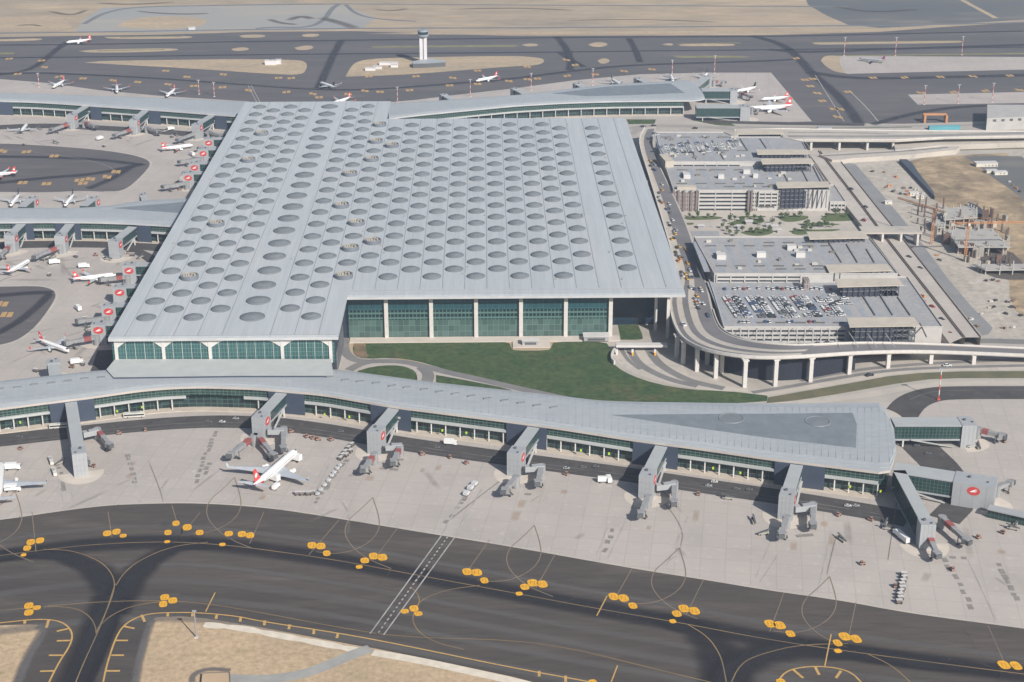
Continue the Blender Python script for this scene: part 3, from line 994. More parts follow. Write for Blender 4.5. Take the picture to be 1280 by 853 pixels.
# right front: glass set back behind tall columns
yg = YR0 + 9.0
w = MB()
x0, x1 = XM - .5, 11.5 * 18
w.face([(x0, yg, -.5), (x1, yg, -.5), (x1, yg, 15.5), (x0, yg, 15.5)], 0)
w.face([(x0, yg, 15.5), (x1, yg, 15.5), (x1, yg, 24), (x0, yg, 24)], 1)
w.face([(x0, yg, 24), (x1, yg, 24), (x1, yg, ZR - 2.6), (x0, yg, ZR - 2.6)], 2)
w.face([(x1, yg, -.5), (x1, yg + 50, -.5), (x1, yg + 50, ZR - 2.6), (x1, yg, ZR - 2.6)], 2)
fl = facade('hall_lower_glass', (.085, .145, .130), (.12, .185, .17), 4.5, 5.2, .05, .06, .12, .7, .4)
fm = facade('hall_office_windows', (.012, .036, .040), (.075, .145, .132), 3.0, 4.1, .20, .36, .25, .6)
fu = facade('shade_toned_upper_glass', (.024, .075, .090), (.04, .10, .115), 4.5, 6.2, .05, .05, .25, .25)  # darker tone paints in the shade of the roof overhang
gw = part(w, 'front_glazing', [fl, fm, fu], term)
for c in (1.5, 3.5, 5.5, 7.5, 9.5, 11.5):
    w = MB()
    w.box((c * 18, yg - 1.6, 0), (3.1, 1.6, ZR - 2.6))
    part(w, 'facade_column', colm, term)
for c, y_ in ((14.05, YR0 + 5), (13.6, YR0 + 22)):
    w = MB()
    w.box((c * 18, y_, 0), (2.4, 2.4, ZR - 2.6))
    part(w, 'facade_column', colm, term)
w = MB()
w.box(((x0 + x1) / 2 + 4, yg - 6, 0), (x1 - x0 + 6, 10.5, 1.0))
bx0, bx1 = at(641, 432, 1).x, at(688, 432, 1).x
w.box(((bx0 + bx1) / 2, yg - 17, 0), (bx1 - bx0, 14, .9))
part(w, 'terrace', M('terrace_stone', (.54, .48, .42), .85, (.48, .43, .38), .1), term)
# low link roof between the arcade and the near pier
w = MB()
q = pts([(144, 449), (414, 449), (417, 470), (300, 470), (142, 472), (133, 462)], 21)
w.prism(q, 10, 21, 0, 1)
part(w, 'link_roof', [M('link_roof_membrane', (.44, .46, .45), .7, (.40, .42, .41), .1), slate], term)
# dark service cut beside the arcade
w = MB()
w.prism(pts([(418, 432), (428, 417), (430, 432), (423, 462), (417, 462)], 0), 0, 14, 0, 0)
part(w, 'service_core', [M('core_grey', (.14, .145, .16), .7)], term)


# ------------------------------------------------------------------ piers
def smooth_px(L):
    return lambda x: sum(lerp_px(L, x + d) for d in (-14, -7, 0, 7, 14)) / 5


def pier(label, far, near, x0, x1, z=18.5, slates=(), panel=None, vents=(), step=9, end=(), rise=1.3, fz=1.0, cols=2, nofac=(), cream=True, nocan=()):
    ff, fn = smooth_px(far), smooth_px(near)
    n_ = int((x1 - x0) / step)
    xs = [x0 + (x1 - x0) * i / n_ for i in range(n_ + 1)]
    S = [(at(x, ff(x), z), at(x, fn(x), z)) for x in xs]
    S += [(at(*a, z), at(*b, z)) for a, b in end]
    cx = sum((a.x + b.x) / 2 for a, b in S) / len(S)
    cy = sum((a.y + b.y) / 2 for a, b in S) / len(S)
    root = empty('pier', (cx, cy, 0), 0, label, 'terminal pier')
    rb = MB()
    prof = [(0, 0), (.04, .35), (.10, rise * .8), (.2, rise), (.8, rise), (.90, rise * .8), (.96, .35), (1, 0)]
    for (A, B), (C, D) in zip(S, S[1:]):
        for (s0, h0), (s1, h1) in zip(prof, prof[1:]):
            p = [A.lerp(B, s0), A.lerp(B, s1), C.lerp(D, s1), C.lerp(D, s0)]
            for i, h in enumerate((h0, h1, h1, h0)):
                p[i].z += h
            rb.face(p, 0)
        for P_, Q_, fl_ in ((B, D, 0), (A, C, 1)):
            f = [(P_.x, P_.y, z - 1.7), (Q_.x, Q_.y, z - 1.7), (Q_.x, Q_.y, z), (P_.x, P_.y, z)]
            rb.face(f if not fl_ else list(reversed(f)), 1)
        rb.face([Vector((p.x, p.y, z - 1.7)) for p in (A, C, D, B)], 1)
    if end:
        A, B = S[-1]
        rb.face([(B.x, B.y, z - 1.7), (A.x, A.y, z - 1.7), A, B], 1)
    rf = part(rb, 'roof', [roofp, fascw if cream else fasc], root)
    sm = MB()      # standing seams across the roof, a raised gutter along its edge
    for k in range(0, len(S) - 1, 1):
        A, B = S[k]
        a_, b_ = A.lerp(B, .1), A.lerp(B, .9)
        sm.beam(a_ + Vector((0, 0, rise + .02)), b_ + Vector((0, 0, rise + .02)), .12, .1)
    for (A, B), (C, D) in zip(S, S[1:]):
        sm.beam(A.lerp(B, .955) + Vector((0, 0, .50)), C.lerp(D, .955) + Vector((0, 0, .50)), .5, .3)
    part(sm, 'roof_seams', M('pier_seam', (.355, .385, .402), .6), rf)
    if panel:
        pb = MB()
        pb.prism(pts(panel, z + rise + .1), z + rise - .3, z + rise + .25, 0, 0)
        part(pb, 'dark_roof_panel', panelm, rf)
    for v_ in vents:
        p = at(v_[0], v_[1], z + rise)
        vb = MB()
        vb.box((p.x, p.y, z + rise - .1), (5.5, 1.3, 1.1), .25, 0)
        part(vb, 'roof_vent', M('vent_grey', (.19, .205, .22), .7), rf)
    # walls
    def wall(s0, inset):
        A, B = S[s0]
        d = (A - B)
        d.z = 0
        d.normalize()
        return B + d * inset
    up, lo, can, sidew, cb = MB(), MB(), MB(), MB(), MB()
    nS = len(xs)
    for k in range(nS - 1):
        if any(a < (xs[k] + xs[k + 1]) / 2 < b for a, b in nofac):
            continue
        for mb, ins, z0, z1, mi in ((up, 1.6, 10.9, z - 1.7, 0), (lo, 4.6, 0, 9.4, 0)):
            a, b = wall(k, ins), wall(k + 1, ins)
            mb.face([(a.x, a.y, z0), (b.x, b.y, z0), (b.x, b.y, z1), (a.x, a.y, z1)], mi)
        if not any(a < (xs[k] + xs[k + 1]) / 2 < b for a, b in nocan):
            a0, b0, a1, b1 = wall(k, -.3), wall(k + 1, -.3), wall(k, 5), wall(k + 1, 5)
            can.prism([a0, b0, b1, a1], 9.3, 11.0, 0, 0, True)
        a0, b0, a1, b1 = wall(k, -2.6), wall(k + 1, -2.6), wall(k, 7), wall(k + 1, 7)
        sidew.prism([a0, b0, b1, a1], -.05, .5, 0, 0)
    for k in range(0, nS, cols):
        if any(a < xs[k] < b for a, b in nofac):
            continue
        if any(a < xs[k] < b for a, b in nocan):
            continue
        a = wall(k, 1.2)
        cb = MB()
        cb.box((a.x, a.y, .4), (.8, .8, 8.9))
        part(cb, 'facade_column', white, root)
    part(up, 'upper_windows', pgl, root)
    part(lo, 'lower_windows', pgl2, root)
    part(can, 'canopy', M('canopy_white', (.46, .475, .47), .6), root)
    part(sidew, 'pavement', kerbm, root)
    body = MB()
    for k in range(nS - 1):
        a, b = wall(k, 7.5), wall(k + 1, 7.5)
        A, C = S[k][0], S[k + 1][0]
        body.face([(b.x, b.y, 0), (a.x, a.y, 0), (A.x, A.y, 0), (C.x, C.y, 0)])
        A2, C2 = A + (S[k][1] - A).normalized() * 3, C + (S[k + 1][1] - C).normalized() * 3
        body.face([(C2.x, C2.y, 0), (A2.x, A2.y, 0), (A2.x, A2.y, z - 1.7), (C2.x, C2.y, z - 1.7)])
    part(body, 'rear_wall', pgl2, root)
    for a_, b_ in slates:
        A, B = at(a_, fn(a_), z), at(b_, fn(b_), z)
        dd = (at((a_ + b_) / 2, ff((a_ + b_) / 2), z) - at((a_ + b_) / 2, fn((a_ + b_) / 2), z))
        dd.z = 0
        dd.normalize()
        sb = MB()
        sb.prism([A - dd * .7, B - dd * .7, B + dd * 9, A + dd * 9], .55, z - 1.75, 0, 0)
        part(sb, 'slate_bay', slate, root)
    return root, S, xs


nearF = [(-140, 494), (0, 476.5), (60, 470), (120, 463.6), (170, 460), (260, 458.5), (350, 459), (420, 462), (445, 465), (533, 477), (640, 488.5), (700, 495), (750, 501), (800, 502.6), (880, 503.6), (960, 504.6), (1099, 503.7), (1140, 503.5)]
nearN = [(-140, 528), (0, 510.5), (60, 502.8), (115, 496), (175, 487.5), (213, 484.2), (251, 483), (318, 485), (403, 492.5), (495.5, 508.5), (638.5, 526.5), (700, 535), (790, 549), (880, 561), (960, 572.7), (1040, 582.5), (1110, 591.5), (1150, 597)]
v = [(0, 487), (22, 485), (43, 481.5), (64.5, 479.5), (85, 477), (106, 474), (126.5, 472.5), (147, 470), (167.5, 467.5), (188, 465.5), (230, 462.5), (252, 461.5), (273, 461), (293, 461), (314.5, 462),
     (335, 463), (355, 465), (375, 467), (393, 469), (412.5, 472), (431.5, 475.7), (450.5, 477.5), (470.5, 479.5), (490.5, 483), (509, 485), (530.5, 487.5), (549.5, 490.5), (569, 493), (589.5, 495.8), (609.5, 499), (631, 501.3),
     (651.5, 504.5), (671.5, 507.5), (692.5, 510)]
pier3, S3, xs3 = pier('nearest long curved pier with a pale grey roof, in front of the skylight hall', nearF, nearN, -130, 1099, 18.5,
                      [(61, 117), (335, 380), (463, 513.5), (633, 683.5), (791.6, 848), (969, 1032)],
                      [(765, 519), (870, 518), (960, 517.5), (1066, 516.5), (1071, 531), (1070, 560), (1050, 558), (960, 547.5), (860, 533.5)], v, 9,
                      [((1105, 510), (1113, 588)), ((1111, 520), (1117, 577)), ((1117, 535), (1120, 566))], nocan=[(229, 307)])
for k_, (x, y) in enumerate(((147, 513), (178, 508), (26, 527), (406, 517), (437, 520), (553, 537), (583, 540), (726, 562), (761, 566), (891, 584), (925, 590), (1062, 607), (1100, 613))):
    q = at(x, y, 5.5)
    mb_ = MB()
    mb_.box((q.x, q.y - 1.5, 4.6), (1.2, .5, 1.7))
    part(mb_, 'lime_sign', M('lime_paint', (.42, .60, .03), .6), pier3)
for sx, sy in ((1022, 527), (914, 523)):
    p = at(sx, sy, 20)
    q = MB()
    q.lathe((p.x, p.y, 19.9), [(9, 0), (8.6, .5), (8.1, .5), (7.6, .2), (0, .5)], 26)
    part(q, 'round_roof_rim', M('rim_grey', (.185, .205, .22), .5), pier3)
rb = MB()      # eastern end wall under the roof tip
e0 = pts([(1096, 506), (1106, 516), (1112, 530), (1115, 560), (1109, 586), (1098, 588)], 16.8)
rb.prism(e0, 0, 16.8, 0, 0)
part(rb, 'end_wall', pgl2, pier3)

p2F = [(-60, 261.5), (0, 260.5), (100, 259.8), (140, 257.5), (175, 250.7), (235, 248.2), (300, 247)]
p2N = [(-60, 278), (0, 277.5), (62, 277), (112, 277.4), (162, 279), (217, 282.2), (280, 286)]
pier2, S2, xs2 = pier('middle pier left of the hall, with a dark triangle on its roof', p2F, p2N, -60, 268, 18.5,
                      [(14, 41), (68, 100), (170, 188)], [(141, 260.5), (180, 257), (240, 252), (262, 252), (262, 268), (229, 266.8), (180, 263.5)], (), 8, cream=False)
p1F = [(-60, 115), (0, 116), (50, 117.5), (125, 120), (200, 122.5), (310, 127.5), (340, 129)]
p1N = [(-60, 124), (0, 126), (40, 127), (75, 129), (107, 131.3), (160, 135), (200, 137.6), (297, 145), (340, 148)]
pier1, S1, xs1 = pier('farthest left pier, running into the back corner of the hall', p1F, p1N, -60, 306, 18.5,
                      [(-4, 15), (112, 126), (185, 200), (268, 283)], None, (), 7, cream=False)
p4F = [(484, 129.5), (560, 125), (640, 119.5), (690, 114), (740, 107.5), (800, 103.5), (852, 100.5)]
p4N = [(482, 149), (510, 145), (560, 140), (640, 132.2), (700, 128.6), (765, 126.5), (850, 125.6), (875, 125.5)]
pier4, S4, xs4 = pier('far right pier behind the hall, with a dark roof panel', p4F, p4N, 486, 855, 18.5, (),
                      [(690, 117), (760, 108.5), (838, 104.5), (856, 116.5), (780, 119.5), (735, 120.5)], (), 8,
                      [((862, 100.8), (868, 125.4)), ((868, 105), (876, 124.5)), ((876, 113), (881, 123))], cream=False)

# ------------------------------------------------------------------ gates


def logo(mb, c, nrm, rad, squash=1.0):
    """round red badge with a white bird-like sweep, on a vertical wall"""
    nrm = Vector(nrm).normalized()
    t = Vector((-nrm.y, nrm.x, 0))
    P = []
    for i in range(22):
        a = 2 * math.pi * i / 22
        P.append(c + t * math.cos(a) * rad * squash + Vector((0, 0, math.sin(a) * rad)) + nrm * .12)
    mb.face(P, 0)
    Q0 = [(-.62, -.25), (-.2, .12), (.25, .42), (.62, .45), (.3, .22), (.1, -.02), (.42, .05), (.55, -.02), (.2, -.2), (-.2, -.28)]
    q = [Vector((a, b, 0)) for a, b in Q0]
    for tr in tessellate_polygon([q]):
        f = [c + t * q[i].x * rad * squash + Vector((0, 0, q[i].y * rad)) + nrm * .2 for i in tr]
        if (f[1] - f[0]).cross(f[2] - f[0]).dot(nrm) < 0:
            f.reverse()
        mb.face(f, 1)


GR = []


def gate(label, A, B, w=8.5, z=16.5, head=11, side=1, low=7.0, sign=True, full=False, group='boarding gates'):
    """glazed footbridge from the pier (A) over the road to a tall panelled head (B)"""
    A, B = Vector((A[0], A[1], 0)), Vector((B[0], B[1], 0))
    d = (B - A).normalized()
    nr = Vector((-d.y, d.x, 0)) * side      # the side that carries the badge
    root = empty('boarding_gate', (A.x, A.y, 0), 0, label, 'boarding gate', group)
    H = B - d * head
    mb = MB()
    mb.bar(A, H, w - .6, low, low + 1.2)
    part(mb, 'bridge_floor', gatew, root)
    mb = MB()
    mb.bar(A, H, w - 1.4, low + 1.2, z - .8, 0)
    part(mb, 'bridge_glazing', dgl, root)
    mb = MB()
    mb.bar(A, B - d * .1, w, z - .8, z, 0, 1)
    part(mb, 'roof', [gateR, gatew], root)
    mb = MB()
    mb.bar(H, B, w + 1.2, 0, z + .35, 0)
    hd = part(mb, 'gate_head', gatew, root)
    mb = MB()
    k = nr * (w / 2 + .62)
    for t in (.2, .5, .8):
        c = H.lerp(B, t) + k
        mb.beam(c + Vector((0, 0, .2)), c + Vector((0, 0, z)), .12, .12)
    e = B + d * .03
    for t in (-.3, 0, .3):
        c = e + nr * t * w
        mb.beam(c + Vector((0, 0, .2)), c + Vector((0, 0, z)), .12, .12)
    for zz in (4, 8, 12):
        mb.beam(e + nr * w / 2 + Vector((0, 0, zz)), e - nr * w / 2 + Vector((0, 0, zz)), .1, .1)
    part(mb, 'panel_joints', M('joint_grey', (.28, .30, .32), .6), hd)
    mb = MB()
    c = A.lerp(B, .12)
    for s_ in (-1, 1):
        mb = MB()
        q = c + nr * s_ * (w / 2 - .8)
        mb.box((q.x, q.y, 0), (1.0, 1.0, low))
        part(mb, 'support_column', white, root)
    mb = MB()
    mb.beam(A.lerp(H, .9) + nr * (w / 2 + .5) + Vector((0, 0, .6)), A.lerp(H, .25) + nr * (w / 2 + .5) + Vector((0, 0, low + 1)), 1.3, .5)
    part(mb, 'stair', M('stair_grey', (.42, .43, .42), .7), root)
    mb = MB()      # rooftop unit and door
    q = H.lerp(B, .35) - nr * 1.2
    mb.box((q.x, q.y, z + .3), (1.5, 1.5, 1.3), 0)
    q = H.lerp(B, .8) + nr * 2.2
    mb.box((q.x, q.y, z + .3), (1.0, 1.0, .9), 0)
    part(mb, 'roof_unit', dark_eq, root)
    if sign:
        mb = MB()
        logo(mb, H.lerp(B, .5) + nr * (w / 2 + .6) + Vector((0, 0, z - 4.3)), nr, 3.0, 1.35)
        part(mb, 'badge', [red, signw], root)
    # fan of pale paving round the foot
    mb = MB()
    P = []
    for i in range(15):
        a = math.pi * i / 14
        P.append(B - d * 7 + nr * math.cos(a) * 15 * 1.0 + d * math.sin(a) * 19)
    mb.flat(P, 0, .07)
    part(mb, 'forecourt', M('forecourt_concrete', (.56, .50, .43), .9, (.49, .44, .385), .15), root)
    return root, H, B, d, nr


tunm = M('tunnel_grey', (.28, .285, .29), .6, (.24, .245, .25), .3)
tunr = M('tunnel_red', (.30, .085, .08), .7)
tyre = M('tyre_rubber', (.02, .02, .02), .9)


def jetbridge(label, P, Q, z0=5.5, z1=4.6, w=3.4, redp=False, group='passenger boarding bridges'):
    P, Q = Vector((P[0], P[1], 0)), Vector((Q[0], Q[1], 0))
    d = (Q - P).normalized()
    nr = Vector((-d.y, d.x, 0))
    root = empty('jet_bridge', (P.x, P.y, 0), 0, label, 'jet bridge', group)
    L = (Q - P).length
    mb = MB()
    mb.tube(P + Vector((0, 0, 0)), P + Vector((0, 0, z0 + 3)), 2.6, 2.6, 14)
    part(mb, 'rotunda', tunm, root)
    mb = MB()
    a, b, c = P + Vector((0, 0, z0 + 1.4)), P.lerp(Q, .55) + Vector((0, 0, (z0 + z1) / 2 + 1.4)), Q + Vector((0, 0, z1 + 1.4))
    mb.beam(a, b, w, 3.0)
    tn = part(mb, 'tunnel', tunm, root)
    if redp:
        mb = MB()
        mb.beam(a.lerp(b, .35), a.lerp(b, .8), w + .16, 3.12)
        part(mb, 'red_panel', tunr, tn)
    mb = MB()
    mb.beam(b - d * .5, c, w - .5, 2.6)
    part(mb, 'inner_tunnel', tunm, root)
    mb = MB()
    an = math.atan2(d.y, d.x) + .35
    mb.box((Q.x, Q.y, z1 - .1), (4.6, 4.6, 3.3), an)
    mb.box((Q.x + d.x * 2.5, Q.y + d.y * 2.5, z1 + .2), (2.4, 4.0, 2.7), an, 1, 1)
    part(mb, 'cab', [tunm, dark_eq], root)
    mb = MB()
    t = P.lerp(Q, .78)
    for s_ in (-1, 1):
        mb.box((t.x + nr.x * s_ * 2, t.y + nr.y * s_ * 2, .9), (.5, .5, z1 + .4), 0)
    mb.beam(t - nr * 2.4 + Vector((0, 0, 1.1)), t + nr * 2.4 + Vector((0, 0, 1.1)), .6, .5)
    part(mb, 'lift_frame', dark_eq, root)
    for s_ in (-1, 1):
        mb = MB()
        c = t + nr * s_ * 2.0
        mb.tube(c - nr * .35 + Vector((0, 0, .6)), c + nr * .35 + Vector((0, 0, .6)), .6, .6, 10)
        part(mb, 'wheel', tyre, root)
    mb = MB()
    e = Q - d * 2.5 + nr * (w / 2 + .9)
    mb.beam(e + Vector((0, 0, z1)), e - d * 4.5 + Vector((0, 0, .3)), 1.0, .3)
    part(mb, 'service_stair', dark_eq, root)
    return root


def connector(root, A, B, w=4, z0=5.2, z1=9.0):
    mb = MB()
    mb.bar(A, B, w, z0, z1, 0)
    part(mb, 'connector', gatew, root)
    mb = MB()
    mb.bar(Vector(A).lerp(Vector(B), .3), Vector(A).lerp(Vector(B), .36), w + .1, z1, z1 + 1, 0)
    part(mb, 'roof_unit', dark_eq, root)


# the six gates of the near pier, then the three at its eastern tip.  (roof start, roof end)
G = [((88.5, 501.5), (99, 568), -1, 'first from the left', [((101, 543), (118, 540)), None], [((120, 540), (137, 556)), ((104, 575), (107, 579))]),
     ((352, 491), (322, 523), 1, 'second from the left, right above the parked airliner', None, None),
     ((493, 509.5), (466.5, 541), 1, 'third from the left', None, None),
     ((667, 534), (642, 568), 1, 'fourth from the left', None, None),
     ((828, 555), (807.5, 596), 1, 'fifth from the left', None, None),
     ((997, 578), (983, 621), 1, 'sixth from the left, last before the pier tip', None, None)]
jb = {1: [((318, 549), (289, 571), 1), ((322, 548), (342, 572), 1), ((355, 540), (354, 563), 0)],
      2: [((468, 572), (455, 589), 1), ((500, 563), (492, 580), 1)],
      3: [((645, 601), (631, 616), 0), ((677, 587), (672, 606), 0)],
      4: [((810, 625), (801, 645), 0), ((843, 608), (842, 631), 0)],
      5: [((983, 651), (977, 671), 0), ((1016, 635), (1016, 659), 0)],
      0: [((103, 569), (108, 579), 0), ((122, 541), (137, 559), 1)]}
cn = {1: ((335, 541), (356, 541)), 2: ((482, 561), (503, 560)), 3: ((656, 588), (679, 586)), 4: ((820, 611), (844, 608)), 5: ((993, 638), (1018, 635)), 0: ((104, 545), (123, 541))}
for i, (a_, b_, sd, txt, *_x) in enumerate(G):
    A, B = at(*a_, 16.5), at(*b_, 16.5)
    root, H, B2, d, nr = gate('boarding gate of the near pier, ' + txt, A, B, 8.2, 16.5, 12, sd, sign=(i > 0))
    c0, c1 = cn[i]
    C0, C1 = at(*c0, 6), at(*c1, 6)
    connector(root, C0, C1)
    for k, (p, q, rd) in enumerate(jb[i]):
        P, Q = at(*p, 5), at(*q, 4.5)
        jetbridge('%s jet bridge of the boarding gate %s' % (['outer', 'inner', 'third'][k], txt.split(',')[0] + ' on the near pier'), P, Q, redp=bool(rd))

A, B = at(1124, 588, 16.5), at(1161, 657, 16.5)
root, H, B2, d, nr = gate('dark sided boarding gate jutting forward from the near pier tip', A, B, 8.0, 16.5, 9, 1, low=.6, sign=False)
jetbridge('short jet bridge at the foot of the dark sided tip gate', at(1160, 676, 3), at(1171, 697, 4), redp=True)
jetbridge('longer jet bridge with a dark red tunnel beside the dark sided tip gate', at(1177, 655, 3), at(1208, 680, 4), redp=True)
A, B = at(1118, 584, 16.5), at(1246, 604, 16.5)
root, H, B2, d, nr = gate('wide glazed boarding gate running right from the pier tip, red badge at its end', A, B, 15, 16.5, 26, -1, low=4.5)
A, B = at(1116, 527, 16.5), at(1218, 527, 16.5)
root, H, B2, d, nr = gate('glazed boarding gate at the back of the near pier tip, no badge', A, B, 14, 16.5, 10, -1, low=5.0, sign=False)
jetbridge('jet bridge with a red tunnel behind the pier tip', at(1222, 540, 5), at(1252, 547, 5), redp=True)
jetbridge('grey jet bridge right of the badge gate at the tip', at(1246, 612, 5), at(1262, 606, 5))
# glazed passage leaving the frame on the right
root = empty('glazed_passage', tuple(at(1260, 638)), 0, 'low dark glazed passage leaving the picture beside the badge gate', 'passage')
mb = MB()
mb.bar(at(1236, 634, 6), at(1330, 655, 6), 6, 0.2, 6)
part(mb, 'glazing', dgl, root)
mb = MB()
mb.bar(at(1236, 634, 6.5), at(1330, 655, 6.5), 7, 6, 6.8)
part(mb, 'roof', gatew, root)

# gates of the other piers
for lst, pn in (([((28, 278.5), (11, 295)), ((88.5, 278.5), (74, 296)), ((165.5, 283.5), (141, 302.5))], 'middle pier'),
                ([((108, 132.5), (87.5, 144.5)), ((181.5, 138.3), (166, 151)), ((265, 144), (244, 156.5)), ((-6, 127), (-14, 134))], 'farthest left pier')):
    for k, (a_, b_) in enumerate(lst[:3]):
        A, B = at(*a_, 16.5), at(*b_, 16.5)
        root, H, B2, d, nr = gate('badged boarding gate of the %s, %s from the left' % (pn, ['first', 'second', 'third'][k]), A, B, 8.5, 16.5, 11, 1, group='badged gates of the left piers')
        if not (pn[0] == 'm' and k == 2):
            jetbridge('jet bridge left of the %s boarding gate of the %s' % (['first', 'second', 'third'][k], pn), B2 + Vector((0, 0, 0)), B2 + Vector((-16 + 14 * (k == 0 and pn[0] == 'm'), -26, 0)), redp=(k != 2))
        if pn[0] == 'f':
            jetbridge('jet bridge right of the %s boarding gate of the %s' % (['first', 'second', 'third'][k], pn), B2 + Vector((14, 6, 0)), B2 + Vector((32, -12, 0)), redp=(k == 0))
for k, (x, y) in enumerate(((256, 173), (249, 186), (238, 203.5), (230, 216), (155, 330.5), (143, 357.5), (129, 381), (116, 404))):
    B = at(x - 1, y, 16.5)
    A = Vector((XL0 + 9, B.y, 0))
    if A.x - B.x < 16:
        A.x = B.x + 22
    rows = ['eighth', 'seventh', 'sixth', 'fifth', 'fourth', 'third', 'second', 'nearest']
    root, H, B2, d, nr = gate('badged gate on the left flank of the skylight hall, %s from the front corner' % rows[k].replace('nearest', 'first'), A, B, 9.5, 16.5, 11.5, 1, group='badged gates along the hall flank')
    if k in (1, 3, 4, 6, 7):
        jetbridge('jet bridge of the %s hall flank gate' % rows[k].replace('nearest', 'first'), B2 + Vector((4, -6, 0)), B2 + Vector((-17, -10 - (k % 2) * 6, 0)), redp=(k in (4, 7)))
# gates seen beyond the pier roofs
for k, (a_, b_, nm) in enumerate((((27, 258), (42, 246), 'left gate beyond the middle pier roof, red flank'), ((104, 257), (119, 246), 'right gate beyond the middle pier roof, red flank'),
                                  ((181, 251), (178, 242), 'small gate roof beyond the dark triangle of the middle pier'), ((71, 481), (66, 449), 'gate behind the near pier roof, under the white jet'))):
    A, B = at(*a_, 16), at(*b_, 16)
    root, H, B2, d, nr = gate(nm, A, B, 9 if k != 2 else 6, 16, 10, -1, group='gates beyond the pier roofs')
for k, (a_, b_) in enumerate((((566, 125), (553, 117.5)), ((656, 117.5), (642, 110)), ((733, 111), (720, 104)), ((812, 105), (796, 97.5)))):
    A, B = at(*a_, 16.5), at(*b_, 16.5)
    gate('gate beyond the far right pier, %s from the left, dark end wall' % ['first', 'second', 'third', 'fourth'][k], A, B, 8, 16.5, 9, 1, sign=False, group='gates beyond the far right pier')
A, B = at(868, 108, 16.5), at(884, 95, 16.5)
gate('slanting boarding gate at the tip of the far right pier', A, B, 12, 16.5, 9, -1, sign=False)
A, B = at(877, 112, 16.5), at(921, 112, 16.5)
gate('upper glazed gate of the far right pier tip', A, B, 16, 16.5, 9, -1, low=5, sign=False)
A, B = at(870, 133, 16.5), at(937, 133, 16.5)
gate('lower glazed gate of the far right pier tip', A, B, 16, 16.5, 12, -1, low=4, sign=False)
jetbridge('jet bridge at the end of the upper far right tip gate', at(926, 118, 5), at(938, 122, 5), redp=True)
jetbridge('jet bridge at the end of the lower far right tip gate', at(940, 138, 5), at(948, 139, 5))
jetbridge('red jet bridge above the far right pier tip', at(892, 104, 5), at(904, 104, 5), redp=True)
# ------------------------------------------------------------------ landside ground
a = MB()       # grey made ground right of the hall
a.flat(pts([(700, 492), (700, 440), (763, 425), (765, 300), (775, 152), (960, 153), (1130, 155), (1290, 150), (1290, 470), (1290, 497), (1100, 503), (960, 505), (800, 503)]), 0, -.01)
struct('landside_ground', a, M('landside_ground', (.42, .385, .34), .9, (.35, .325, .29), .03, c3=(.47, .43, .38), scale3=.08))
a = MB()
a.flat(pts([(1064, 204), (1130, 203), (1290, 188), (1290, 420), (1250, 425), (1205, 388), (1160, 330), (1110, 262)]), 0, .02)
struct('construction_ground', a, constr)
a = MB()
a.flat(chaikin(pts([(1126, 204), (1160, 196), (1290, 190), (1290, 405), (1262, 382), (1262, 345), (1240, 312), (1212, 272), (1175, 255), (1165, 248), (1150, 226)]), 1), 0, .05)
struct('brown_earth', a, brown)
a = MB()
a.flat(chaikin(pts([(1205, 196), (1222, 206), (1240, 222), (1268, 240), (1290, 262), (1290, 196), (1240, 195)]), 1), 0, .08)
struct('gravel_yard', a, darkgr)
a = MB()
a.flat(chaikin(pts([(1225, 312), (1262, 312), (1280, 330), (1290, 350), (1250, 350), (1226, 340)]), 1), 0, .08)
struct('dark_pit', a, M('dark_soil', (.10, .085, .075), .9))  # flat dark patch of ground by the unfinished building

# lawns
a = MB()
a.flat(chaikin(pts([(443, 427), (600, 426.5), (636, 427), (640, 437), (645, 438.5), (685, 438.5), (689, 435), (692, 427), (757, 427), (763, 436), (764, 450), (772, 460), (790, 470), (820, 480),
                    (860, 487), (910, 489.5), (955, 490.5), (960, 495), (958, 504), (800, 506), (745, 503), (700, 494), (640, 481), (590, 471.5), (545, 458.5), (520, 451), (490, 447.5), (455, 449), (443, 445), (441, 436)]), 1), 0, .06)
a.flat(chaikin(pts([(447, 464), (465, 458.5), (490, 456.5), (507, 458.5), (519, 464), (522, 472), (521, 478), (480, 476), (447, 470)]), 1), 0, .06)
a.flat(chaikin(pts([(545, 469), (575, 474), (640, 487), (640, 492), (590, 486), (545, 478)]), 1), 0, .06)
a.flat(chaikin(pts([(771, 400), (795, 400), (805, 423), (800, 425), (776, 425)]), 1), 0, .06)
a.flat(pts([(783, 149.5), (820, 149.5), (818, 155), (786, 155.5)]), 0, .06)
a.flat(pts([(862, 150), (880, 149.5), (915, 155), (920, 158), (895, 156.5)]), 0, .06)
a.flat(pts([(979, 159), (1140, 157), (1140, 159.5), (979, 161.5)]), 0, .06)
struct('lawn', a, grass)
a = MB()
a.flat(chaikin(pts([(442, 428), (457, 428), (458, 441), (462, 447), (452, 448), (443, 444)]), 1), 0, .075)
struct('bare_lawn_corner', a, M('bare_turf', (.21, .14, .085), .95, (.10, .095, .05), .08, .4, .6))
a = MB()
a.flat(pts([(958, 505), (960, 497), (1000, 490), (1035, 484), (1075, 477), (1110, 470.5), (1150, 466.5), (1200, 464.5), (1290, 464), (1290, 473), (1200, 473), (1160, 474.5), (1120, 480), (1080, 487), (1040, 494), (1000, 500)]), 0, .06)
a.flat(pts([(1195, 182), (1290, 179), (1290, 186), (1197, 188.5)]), 0, .06)
struct('verge', a, scrub)

# roads
roads = MB()
kb = MB()


def road(L, w, z=.12, k=1.1, mb=roads):
    q = cl(L)
    kb.ribbon(q, w + 2 * k, z - .05)
    mb.ribbon(q, w, z)


